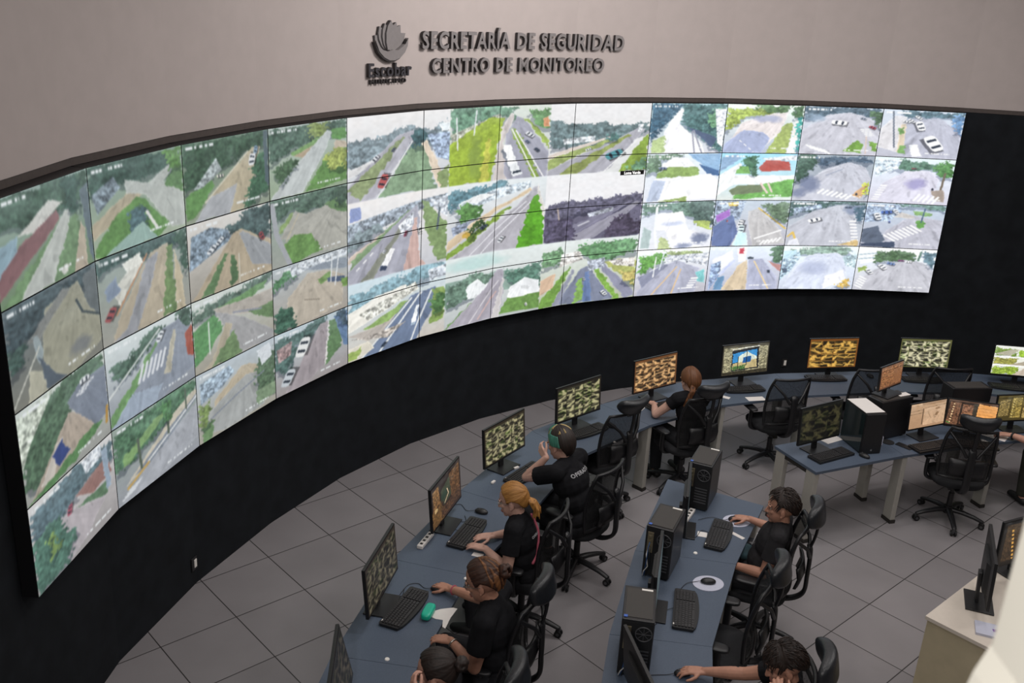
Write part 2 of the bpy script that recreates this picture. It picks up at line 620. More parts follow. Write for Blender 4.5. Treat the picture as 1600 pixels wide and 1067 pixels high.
def draw(ops, X, Y, seed, sat=0.86):
    """paints a small street picture; X,Y run 0..100 across and down"""
    n1 = vnoise(X / 3.2, Y / 3.2, seed)
    n2 = vnoise(X / 9, Y / 9, seed + 7)
    n3 = vnoise(X / 1.4, Y / 2.0, seed + 3)
    # ground grain in the picture's own perspective: fine far away, coarse near by
    gu, gv = (X - 50) / (Y + 14) * 34 + 300, 900 / (Y + 14) + 50
    gr = .5 * vnoise(gu / 3, gv / 3, seed + 51) + .3 * vnoise(gu, gv, seed + 52) + .2 * vnoise(X / 1.1, Y / 1.1, seed + 53)
    C = np.zeros(X.shape + (3,))
    for op in ops.split(';'):
        w = op.split()
        if not w:
            continue
        k = w[0]
        col = np.array(hexc(w[1])) if k not in 'xm' else None
        pts = [tuple(float(q) for q in a.split(',')) for a in w[2:] if ',' in a]
        if k == 'b':                                  # background, top to bottom
            c2 = np.array(hexc(w[2]))
            t = np.clip(Y / 100, 0, 1)[..., None]
            C = col * (1 - t) + c2 * t
            C = C * (0.985 + 0.03 * n2[..., None])
        elif k == 'p':                                # plain surface (road, wall)
            mk = inside(X + (n1 - .5) * 2, Y + (n2 - .5) * 2, pts)
            top = min(pts, key=lambda q: q[1])
            th = np.arctan2(X - top[0], np.maximum(Y - top[1] + 6, 1))
            sv = vnoise(th * 16 + 40, Y / 60, seed + 21) * .6 + vnoise(th * 44 + 40, Y / 40, seed + 22) * .4
            tone = 0.84 + 0.14 * sv + 0.16 * gr + 0.05 * n2 - .10 * (vnoise(gu / 2, gv / 2, seed + 31) > .84)
            for a, b in zip(pts, pts[1:] + pts[:1]):
                tone = tone + .07 * (segdist(X + (n1 - .5) * 2, Y + (n2 - .5) * 2, a, b) < .9)
            C = np.where(mk[..., None], col * tone[..., None], C)
        elif k == 't':                                # leafy surface
            mk = inside(X + (n1 - .5) * 9 + (n3 - .5) * 5, Y + (n2 - .5) * 9 + (n3 - .5) * 5, pts)
            below = inside(X + (n1 - .5) * 9, Y - 6 + (n2 - .5) * 9, pts) & ~mk
            C = np.where(below[..., None], C * np.array((.70, .72, .76)), C)
            sh = 0.60 + 0.42 * n1 + 0.34 * n3 + 0.16 * (n2 - .5)
            C = np.where(mk[..., None], np.clip(col * sh[..., None], 0, 1), C)
        elif k == 'g':                                # grass
            mk = inside(X + (n1 - .5) * 4, Y + (n2 - .5) * 4, pts)
            C = np.where(mk[..., None], np.clip(col * (0.72 + 0.30 * gr + 0.14 * n1 + 0.12 * n3)[..., None], 0, 1), C)
        elif k == 'h':                                # houses, clutter: blotchy light and dark
            mk = inside(X, Y, pts)
            bl = np.floor(n3 * 4) / 3 * 0.5 + n1 * 0.6
            C = np.where(mk[..., None], np.clip(col * (0.5 + bl)[..., None], 0, 1), C)
        elif k == 'l':
            wd = float(w[2])
            for a, b in zip(pts, pts[1:]):
                mk = segdist(X, Y, a, b) < wd
                C = np.where(mk[..., None], col, C)
        elif k == 'd':                                # dashed line
            wd = float(w[2])
            a, b = pts[:2]
            L = math.hypot(b[0] - a[0], b[1] - a[1])
            t = ((X - a[0]) * (b[0] - a[0]) + (Y - a[1]) * (b[1] - a[1])) / L
            mk = (segdist(X, Y, a, b) < wd) & (np.floor(t / 5) % 2 == 0)
            C = np.where(mk[..., None], col, C)
        elif k == 'z':                                # zebra crossing: from, to, bar vector, count
            a, b, v = pts[:3]
            cnt = int(w[5])
            for i in range(cnt):
                t = (i + .5) / cnt
                c0 = (a[0] + (b[0] - a[0]) * t, a[1] + (b[1] - a[1]) * t)
                mk = segdist(X, Y, c0, (c0[0] + v[0], c0[1] + v[1])) < 0.27 * math.hypot(b[0] - a[0], b[1] - a[1]) / cnt
                C = np.where(mk[..., None], col, C)
        elif k in 'ek':                               # ellipse (k: soft dark or light patch)
            (cx_, cy_), (rx, ry) = pts[:2]
            d = ((X - cx_ + (n1 - .5) * 5) / rx) ** 2 + ((Y - cy_ + (n2 - .5) * 5) / ry) ** 2
            if k == 'e':
                mk = d < 1
                C = np.where(mk[..., None], col * (0.85 + 0.2 * n1)[..., None], C)
            else:
                t = np.clip(1.3 - d, 0, 1)[..., None] * 0.75
                C = C * (1 - t) + col * t
        elif k == 'c':                                # vehicle: centre, length and heading in degrees
            (cx_, cy_), (ln, an) = pts[:2]
            a = math.radians(an)
            U = (X - cx_) * math.cos(a) + (Y - cy_) * math.sin(a)
            V = -(X - cx_) * math.sin(a) + (Y - cy_) * math.cos(a)
            mk = (np.abs(U - ln * .08) < ln * .52) & (np.abs(V - ln * .12) < ln * .26)
            C = np.where(mk[..., None], C * 0.55, C)
            mk = (np.abs(U) / (ln * .5)) ** 4 + (np.abs(V) / (ln * .24)) ** 4 < 1
            C = np.where(mk[..., None], col, C)
            for u0 in (-.2, .22):
                mk = (np.abs(U - ln * u0) < ln * .07) & (np.abs(V) < ln * .18)
                C = np.where(mk[..., None], np.array((.16, .19, .24)), C)
        elif k == 'x':                                # unreadable date and place line of the camera
            for x0, x1, y0 in ((4, 34, 6), (58, 90, 90)):
                mk = (X > x0) & (X < x1) & (np.abs(Y - y0) < 1.5) & (vnoise(X / 1.2, Y * 0 + y0, seed + 11) > .42)
                C = np.where(mk[..., None], np.array((.93, .94, .94)), C)
    C = C * (0.975 + 0.05 * n1)[..., None]
    hz = (0.22 * np.clip(1 - Y / 55, 0, 1) * n2)[..., None]      # milky distance, as in the broadcast pictures
    C = C * (1 - hz) + np.array((.80, .85, .88)) * hz
    g_ = C.mean(-1, keepdims=True)
    return np.clip(g_ + (C - g_) * sat, 0, 1)


PIC = {
 (0, 0): ("half hidden street with red brick house", "b 8fa79d 6f8a62;t 41604c 0,0 100,0 100,26 70,34 0,30;p c9c6bd 22,40 55,18 70,24 40,42;p 8a5a5c 0,62 26,48 62,30 66,40 0,92;p 87a7b8 0,44 22,40 20,52 0,72;g 6f9560 0,100 66,42 74,36 60,48 20,100;p b7bab2 18,100 72,34 80,30 72,60 52,100;g 6a8c5e 52,100 74,50 84,40 88,70 76,100;p b5a38b 76,100 88,50 92,60 92,100;e d8d6cb 66,92 5,4;p 5d6d77 90,20 100,14 100,100 96,90;t 37564a 70,0 90,0 88,40 74,36;x"),
 (1, 0): ("pale road junction with a dark bush", "b 7f9a86 a9b79a;t 3c5a4c 0,0 100,0 100,26 40,30 24,26 0,34;p b9a98a 0,62 46,32 52,44 18,68 0,80;p b6bab2 34,22 60,34 92,14 100,16 76,36 100,56 100,98 84,94 56,46 36,38;g 659a4a 0,90 22,62 46,46 56,52 80,88 70,100 0,100;g 5f8c4e 100,16 80,34 78,40 100,56;t 4d6c72 36,64 50,58 58,70 48,92 36,84;l e3e2d8 1.6 56,66 66,88;p 8fb0a4 10,100 50,76 66,100;t 5a8f3c 80,0 100,0 100,22 84,26;h 6e7d88 2,30 24,16 30,30 6,52;x"),
 (2, 0): ("van on a tree lined dirt road", "b 6f8a72 96a086;t 3f6044 0,0 100,0 100,20 66,24 60,30 0,60;h 9aa4a4 10,58 36,24 42,40 20,60;p bfae8b 10,100 34,66 80,20 90,20 82,60 66,100;p a9aaae 10,100 26,74 60,64 50,100;l d8cfb4 1 22,78 74,24;g 62974a 0,66 30,52 34,60 10,92 0,96;t 3f6b4a 78,40 100,30 100,84 66,100 80,60;p 4d5f66 94,0 100,0 100,80 95,70;c e9e9ea 79,36 16,-80;c 7da0be 84,24 10,-80;c efe6d0 40,48 8,0;x"),
 (3, 0): ("straight pale road with yellow green bush", "b b6c4bc 9bb08a;t 4c6a56 0,0 100,0 100,22 60,24 20,40 0,50;t 8aa04a 50,0 74,0 70,22 48,24;g 7fae5c 24,40 66,20 66,28 34,46;p b99e7c 30,44 70,26 74,34 40,48;p c3c8c6 0,100 30,60 72,14 80,16 72,40 40,100;g 6aa048 70,52 100,44 100,92 44,100;t a9b84e 70,54 84,38 100,50 96,76 76,74;g 5d9a44 78,12 100,14 100,30 80,28;t 4e6e4a 4,60 26,48 34,54 14,82;p c9b49a 84,30 100,34 100,44 82,42;x"),
 (0, 1): ("shadowy brown street without cars", "b 5e6b70 807d70;t 3e4f55 0,0 100,0 100,16 60,18 30,30 0,48;p 9a967e 40,18 78,8 84,30 100,60 100,88 66,100 30,100 34,50;p 7f7f7a 20,40 60,8 70,12 40,36 28,50;p 5f6668 84,6 100,4 100,60 86,40;l 3c474c 1.2 74,28 80,44 100,58;k 6f7278 74,78 14,10;t 3f5a50 0,40 20,36 14,58 0,66;p 8d9a9c 24,38 30,40 34,60 28,70;p b2ad94 18,70 34,80 34,100 14,100;p 4f5a66 28,60 44,90 56,100 34,100;l cfcdbd .7 0,96 30,52;x"),
 (1, 1): ("wide tan avenue with white kiosk", "b 94a59a a09c90;t 44605a 0,0 100,0 100,14 60,16 30,10 0,20;p b9a88c 20,70 56,14 76,10 78,100 10,100;p 9c9ca2 26,90 52,20 66,16 52,60 36,100 10,100;l cb8a5c 1 16,70 52,14;p d9d6c8 14,40 44,14 48,20 20,60;p eceadd 26,14 44,8 48,20 30,26;p 7f8fa8 6,36 18,26 22,44 8,52;g 6f8f52 76,12 82,12 82,100 66,100;p c7b591 84,20 92,60 94,100 82,100;t 41604e 86,0 100,0 100,60 94,50;c b04b4c 10,66 16,-60;x"),
 (2, 1): ("shopping street with two grass wedges", "b e5dcd2 a39a8c;t 465e5c 40,20 60,12 66,0 96,0 100,8 100,50 64,34;h 75889a 4,16 26,10 46,20 50,34 0,60;p b9a484 8,92 52,26 62,24 100,54 100,100 0,100;p 9a9ca0 60,30 64,28 100,60 100,90 74,80;g 5f8450 12,100 40,52 44,54 26,100;g 587c4c 46,100 48,56 54,58 56,94;c e9ecef 26,40 13,-45;c e9ecef 36,32 11,-45;c a83c3e 88,44 12,70;l d2c9b2 .8 58,58 58,100;x"),
 (3, 1): ("unpaved corner seen past a leaning pole", "b 8fa896 a5a79c;t 4e6c56 0,0 100,0 100,22 40,26 20,20 0,40;g 8aa85a 26,24 34,30 10,52 12,40;p b0ac9f 10,60 30,22 44,30 74,24 90,20 100,30 100,100 50,92 20,60;g 62894e 68,24 100,10 100,46;t 3c5640 86,0 100,0 100,30 84,26;g 6fa24a 10,72 28,58 50,62 64,92 30,100 20,100;l a9aab0 3 2,6 6,50 22,100;l c8ba9a .7 18,64 34,28;x"),
 (0, 2): ("road bend with blue painted mark", "b cfd6cc 9d9c94;t 4f6f50 0,20 50,0 100,0 100,20 56,30 44,60 10,88 0,80;h b9c1ad 0,6 40,0 10,40 0,60;p 767e90 52,28 66,16 100,18 100,72 78,80;p b39f8b 4,100 52,38 60,44 84,78 40,92;p c9bcae 16,92 36,60 44,58 28,96;g 568a4a 0,100 60,80 80,72 92,80 40,100;z dcdde2 62,28 78,18 8,2 5;p 2d3f86 30,70 42,60 44,72 50,78 36,86;c e6e6e8 74,16 12,0;l c78c2a 1.6 98,66 96,84;x"),
 (1, 2): ("zebra crossing beside a green strip", "b dbe4e2 8b8f9a;t 4d6c58 4,30 30,20 44,10 64,6 66,14 10,50;t 45604e 82,0 100,0 100,30 84,22;p 8a92a2 10,100 62,12 84,10 100,40 100,84 70,92 60,100;l dfe2dd 1 0,62 60,10;g 6ea05a 0,86 58,20 62,20 26,74 0,98;p bdb49c 62,70 76,20 80,22 70,74;z dfe1e6 30,64 62,58 6,-20 6;c eceef0 60,20 13,-60;p b5503c 90,34 100,26 100,70 92,64;p 9aa8bc 0,100 24,72 60,82 50,100;x"),
 (2, 2): ("dirt tracks crossing a green field", "b d5dcd2 a89f8c;t 5a7462 0,16 40,8 100,0 100,10 40,20 0,30;g 6a9c58 30,20 94,8 88,20 60,26 34,26;p b6aa9c 24,20 100,26 100,60 60,44 30,30;g 5fa05a 0,40 24,26 30,36 34,50 20,74 0,90;p a3a0a0 26,24 60,48 100,88 100,100 50,100 40,60;p b5a68a 20,90 38,46 46,52 30,100 10,100;g 72925a 30,80 48,60 56,100 20,100;g 6b8e56 66,44 100,44 100,72 84,60;l 8d8fa0 1.2 48,36 84,48;l e8e8e4 .6 18,34 18,80;x"),
 (3, 2): ("dirt lot with white flag poles", "b b9c2c6 b0a292;t 4f8a52 0,14 30,6 32,16 0,36;h c2c8d0 20,2 100,0 100,12 40,16 24,20;p 8c96a4 40,16 64,12 100,16 100,34 60,22;p c3b39d 18,50 44,22 70,26 96,44 92,92 30,100 16,70;g 7aa250 56,36 76,30 76,44 62,46;p 47587a 70,40 96,46 96,56 72,48;l e6e8ea .8 78,6 76,48;l e6e8ea .8 88,4 82,56;t 3e6a52 0,70 22,60 28,100 0,100;g 7fae4a 90,50 100,50 100,64 92,62;l 8a7a68 .7 40,62 60,70;x"),
 (0, 3): ("red car on a lane behind a palm", "b d9d3cf a09796;t 55707a 0,14 50,0 100,10 100,30 60,30 0,56;h c8cdd6 60,2 84,0 86,16 64,20;p 9c6a60 50,34 92,20 96,44 70,48;g 5a8058 44,46 90,50 90,66 70,62;p b5a9ad 26,40 44,44 86,66 60,90 30,100 34,60;t 4c7a66 0,40 30,36 36,60 50,70 30,100 0,100;t 7fa24c 16,48 24,44 26,70 16,80;c b8455a 42,42 11,-75;p 8fa3b8 84,10 92,10 94,60 88,62;x"),
 (1, 3): ("tree trunks along a sidewalk", "b 93a494 9a9ba4;t 4d7a54 0,6 60,0 100,0 100,24 70,30 0,60;g 7ca85c 10,40 60,14 62,22 10,56;p c9bca4 10,80 70,28 100,14 100,24 60,54 30,74;p 7f8794 20,74 60,46 100,22 100,30 40,74;p a4a6ae 0,100 30,76 100,34 100,84 40,100;l e6e6e4 1.1 36,68 100,26;l d0a24a 1.8 12,84 36,70;l 53604c 1.4 26,30 28,70;l 53604c 1.4 62,10 62,50;l 53604c 1.2 86,6 86,34;t 4f8a4a 56,6 68,4 66,34 58,32;z d8dade 4,96 14,86 14,-4 4;x"),
 (2, 3): ("muddy lot with large tree shadow", "b b9c4cc aba391;h 8fa3b6 4,14 40,8 46,20 30,34 4,44;p c1ad8c 20,48 56,18 66,20 84,34 70,48 20,62;p a6a7a4 8,64 60,34 90,44 84,96 30,100 10,90;t 55724f 76,22 100,16 100,84 80,80 72,50;p d9dde2 76,8 94,4 96,26 82,34;l 7f8596 1 14,72 50,56 84,44;g 6b9358 4,76 18,74 16,100 4,100;t 7f9a4c 2,46 14,42 14,72 2,80;g 7f9a70 74,70 100,70 100,88 72,92;x"),
 (3, 3): ("white van on a pinkish road", "b c3d4dc a39694;t 4d6e66 0,12 40,6 70,0 66,20 30,30 16,70 0,60;h 9a7a78 2,24 22,18 20,40 4,46;p a5969a 12,100 60,10 72,10 66,80 40,100;p d8d2cc 66,80 72,12 74,14 68,84;g 618a52 68,84 74,12 88,10 90,60;p 5a7ba8 80,6 100,4 100,66 94,62;t 3f5668 84,0 100,0 100,30 88,20;c f0eeea 36,36 30,-70;c c9d0d6 16,76 26,-65;x"),
 (8, 0): ("bright dirt road between tall trees", "b 9fc0c4 c9c8cc;t 3e5f72 0,0 40,0 30,26 12,50 0,80;t 4c6f6c 40,0 100,0 100,100 84,90 62,58 40,40;p eceaec 26,34 38,10 42,12 38,40 70,80 76,100 20,100 18,60;g a9bc7c 4,74 20,64 22,100 4,100;p 4a5870 36,40 48,46 72,72 84,90 92,70 60,52;l 8f8f9c 1 58,54 72,100;l 8f8f9c 1 56,56 62,100;t 6b9c72 74,20 92,10 94,50 80,44;h dfe3ea 84,10 100,10 100,90 92,80;x"),
 (9, 0): ("shaded lane with sunny green verges", "b dfe8d8 a8b0c0;t a3b84c 0,10 60,4 64,14 20,30 0,58;t 5a7a4c 30,0 80,0 78,14 50,12;p d5cbc6 20,38 60,16 80,14 70,60 46,100 0,100;p 9aa3c0 0,84 24,52 50,56 60,70 50,100 0,100;k 8f96b4 52,28 22,8;g 9aab5a 56,100 78,36 88,34 84,100;p e6e2d8 84,100 90,30 94,26 96,100;t 3fa596 92,20 100,14 100,100 96,90;t 4a6a44 84,0 100,0 100,22 88,26;d e8e8ee .8 20,74 40,98;x"),
 (10, 0): ("white pickup crossing a wide junction", "b b9c4cc b6b4bc;t 4c606c 0,0 100,0 100,16 60,14 20,22 0,30;p b7b6bd 0,50 30,16 60,10 84,20 100,40 100,100 0,100;k 8aa0b4 16,24 14,8;c ecedf0 46,32 20,8;c b03f48 90,40 10,30;c 8a93a0 76,22 8,20;z e9eaee 6,80 34,92 8,8 6;z e2e3e8 74,44 84,60 10,-2 5;g 6f9a3c 56,92 72,68 82,78 80,96;g 6f9a3c 88,70 100,74 100,92 94,90;t 4f6b4a 84,4 100,6 100,40 90,30;l c8b4a8 1 84,60 86,96;x"),
 (11, 0): ("large white van and several white cars", "b c2ccd6 afafb9;t 54707a 20,0 100,0 100,14 60,12 30,16;p a9aab6 30,20 70,14 100,44 100,100 34,100 20,60;p c9c6c6 0,40 16,12 30,14 24,60 24,90 0,80;p c7b69a 24,30 30,28 32,90 24,90;g 6f9a52 22,40 28,36 28,52 22,50;g 6f9a52 26,76 34,74 34,92 26,92;c f2f2f4 68,68 34,60;c ececf0 48,32 20,70;c eef0f2 36,22 10,40;c e4e6ec 44,14 10,40;c dfe2e8 30,24 9,10;p dfe2e6 38,74 48,72 56,96 44,98;l 5c6470 1 12,4 20,80;t 5f86b0 86,10 100,4 100,50 92,40;x"),
 (8, 1): ("empty white road by a blue wall", "b d2dcde cfd0d6;t 5f7a5c 0,0 50,0 46,8 20,14 16,40 0,40;p e9e9e8 20,24 34,8 54,8 66,26 20,28;g 86a252 16,40 30,26 70,28 72,46 14,50;p 7fa4c6 54,0 100,0 100,40 78,28;p 3f5f8a 70,22 100,36 100,48 84,44;p ebebe9 4,100 10,52 70,46 88,42 100,56 100,96;p aeb9cc 4,100 10,54 28,56 20,98;g 8aa055 30,96 60,90 58,100 20,100;c 5f6f8a 22,30 10,0;x"),
 (9, 1): ("red building behind a pale crossroads", "b 8fd0e6 cfd4cc;p 7f9fbe 0,8 20,2 26,10 0,40;t 3f6a4a 32,4 46,2 48,18 44,40 36,36 30,18;p b04a3e 50,30 60,12 90,16 94,36 54,38;h d9e0e6 52,10 100,2 100,14 60,14;p e4e6e2 0,46 24,20 28,24 20,46 100,46 100,56 60,66 20,66 0,90;g 72aa52 24,26 36,26 40,44 20,44;g 6fae52 64,64 100,54 100,92 20,98 24,84;p 6d7a58 14,80 26,68 60,66 60,82 20,90;l d8c0b4 1.6 56,64 66,84;l d8c0b4 1.4 66,64 72,82;t 4f7256 40,30 50,34 48,46 40,42;x"),
 (10, 1): ("tree shade over a wide grey bend", "b 8b97a0 b0b2ba;t 3f5a48 0,0 26,0 24,20 14,50 0,60;t 44586a 24,6 60,2 100,6 100,16 60,14 30,24;p b4b5bd 14,60 40,28 66,14 90,24 100,50 84,100 0,100;k 5f6a88 20,64 14,20;k 66708c 8,84 10,10;z e2e3e8 30,82 74,96 6,-8 7;p c39a6c 78,86 94,60 98,70 90,94;t c5d638 92,60 98,52 100,84 94,92;l d6d6dc .7 30,40 54,24;l 8c93a4 .8 60,30 40,44;c 38404c 84,84 5,80;x"),
 (11, 1): ("palm tree and violet shade on asphalt", "b d2dfe8 c3bfca;t 557a62 20,10 40,4 80,10 78,24 20,26;h b9cbd8 0,8 34,4 30,24 4,44;p c9c6d2 12,60 40,28 70,26 84,40 80,90 30,100 12,96;k 8b84b4 56,56 14,14;c b9464c 50,22 6,0;t 4c7f3e 76,16 88,4 100,8 100,36 84,42 78,30;l 6a5c4a 1.4 90,30 88,72;p 9a8a7c 76,70 92,66 96,94 84,92;z eeeef2 54,92 84,98 6,-14 5;z e6e6ec 4,96 14,60 6,0 7;c 2c2c34 78,66 5,80;x"),
 (8, 2): ("overexposed courtyard with dark shadows", "b c4ccd4 d8d8dc;t 63806e 0,0 100,0 100,40 76,36 40,18 16,20 0,30;t 4d6258 64,4 100,0 100,50 76,44;p eceaec 20,24 56,20 66,60 90,70 86,100 46,100 34,60 22,60;k aab4cc 44,46 18,6;k 4f5a7a 84,80 14,14;k 6b7694 62,94 12,8;g a2b458 72,40 96,44 98,62 78,54;g aebb80 26,100 28,70 40,84 44,100;l dfe4ea 1.8 20,10 20,60 24,96;p 9fb0ac 4,50 16,60 14,98 2,98;x"),
 (9, 2): ("purple shop sign over parked cars", "b b6c2cc aeaab0;h 8a98aa 0,0 40,0 34,40 0,60;p 9a62b8 2,32 20,18 20,34 4,48;p 5f6f9a 0,56 24,30 34,70 26,100 0,100;p b4b1ae 44,24 58,16 92,66 100,96 56,100 48,60;l d6b04a 1.2 58,16 98,62;t 61785a 60,6 100,4 100,56 76,34;p bfe2ee 28,100 34,70 46,70 50,100;c dfeef4 36,50 14,-80;c cfe4ee 38,62 16,-85;l f0f0f2 1.6 58,84 92,66;z e8e8ec 64,98 92,90 4,-8 5;c c85a50 18,44 4,90;h e0b450 16,4 30,2 30,12 18,12;x"),
 (10, 2): ("single white car on open asphalt", "b a9b6be b2b2b9;t 46605a 0,0 100,0 100,8 60,8 20,22 0,34;h 8fa0b4 4,16 40,6 42,14 6,28;p b0b1b8 0,60 30,22 64,8 80,10 90,40 92,100 0,100;k 6a7894 84,18 14,10;c f0f1f3 34,42 17,-22;c 44546a 76,12 9,0;z e6e6ea 82,40 90,90 6,0 7;l d9b24a 1.4 2,80 8,70 12,84;g c3a66a 70,96 96,86 98,100;t 3f5a68 84,14 100,10 100,44 92,40;p d0d0d6 4,90 14,82 20,98 4,100;x"),
 (11, 2): ("round green bush and wide zebra crossing", "b aebdcb adacb6;t 5c7c70 30,0 100,0 100,10 60,8;h 8fa0b8 0,4 40,2 46,20 30,40 0,44;c f1f2f4 16,30 16,70;c 3f5fae 26,20 14,-10;c e9ebef 38,18 11,60;p aeadb6 30,60 60,24 100,34 100,100 20,100;p bcb6ae 36,30 44,18 64,26 60,32;z f0f0f2 26,74 62,46 14,12 8;e 5f9a44 72,44 6,8;g 7aa45a 60,14 84,20 82,26 62,22;l 39506a .9 72,40 74,8;p 566070 0,60 18,52 30,84 20,98 0,90;p 3c465a 0,94 44,86 44,100 0,100;c 5a6fc0 32,42 5,85;x"),
 (8, 3): ("two lane street by a green hedge", "b e4e8ea a9a6ac;t 5f9a3f 4,14 40,6 38,26 20,40 4,56;t 8a9a5c 40,8 90,8 90,18 44,18;h b8bcc4 44,14 100,12 100,44 60,24 40,30;p 9e9fae 4,90 38,34 56,26 88,46 86,100 4,100;p 7c7f92 4,60 40,32 44,34 10,84;l d9b27a .9 24,100 56,40;l d9b27a .9 52,100 62,46;l e2e6ea .8 26,16 24,60;l cfd6dc .8 36,10 32,44;p 6fb3b2 84,56 96,50 98,80 88,76;z e6e6e8 72,92 80,66 8,0 5;c 4a525e 70,30 4,80;x"),
 (9, 3): ("white shop front and tan sidewalk", "b d5dee8 a5a4b2;p e9ebf0 4,30 30,8 34,30 12,60;h 7f92b2 4,40 16,32 18,60 4,100;p b9c0e0 14,60 34,28 36,34 18,66;p c9b492 20,100 36,60 40,44 52,30 56,100;p f0eef0 36,4 50,2 50,34 40,36;p c23c48 40,4 46,4 46,16 40,16;p a1a4b8 54,30 72,28 96,70 98,100 56,100;l dcc08a 1 62,34 86,98;t 4c6a4c 84,4 100,0 100,40 86,30;p b07c74 80,34 100,44 100,60;c 3c4450 84,58 7,80;c 3f4850 56,26 8,0;p 5f86a8 14,70 24,66 22,98 10,98;x"),
 (10, 3): ("hazy pale street with blurred buildings", "b dbe6ee bcc2d0;t 7f9a86 8,4 50,0 90,4 88,16 10,20;p c3c9d8 14,60 34,20 70,14 84,24 90,70 70,100 4,100;k a2aac4 44,50 20,16;h 9db6c8 0,20 20,6 24,24 12,60 0,80;p b4d4e4 0,12 18,8 16,20 0,30;h a9c2c8 80,24 100,16 100,50 86,44;p e4e4ea 60,70 84,54 90,80 60,100;t c9a44a 76,92 92,74 96,90 84,100;c 5f7288 6,56 10,80;x"),
 (11, 3): ("row of parked cars by a white building", "b e6edf2 b3b2b8;p e3ebf0 2,10 24,4 26,30 4,40;l 8fa8b4 1 2,18 26,12;l 8fa8b4 1 2,28 26,22;t 4a6640 22,12 44,4 76,16 74,26 50,30 22,34;p b0afb4 4,80 24,50 60,26 84,30 100,50 100,100 4,100;c eef0f2 18,56 13,60;c f0f2f4 34,44 14,50;c 5f7aae 44,36 11,20;c 7a3f6a 56,28 8,0;c e6e8ec 66,30 8,0;t 54707a 80,4 100,8 100,44 90,34;l 50705a 1.4 80,6 78,26;g 8aa04a 2,50 14,42 14,54 4,60;z e2e2e8 2,92 8,66 8,6 5;x"),
}
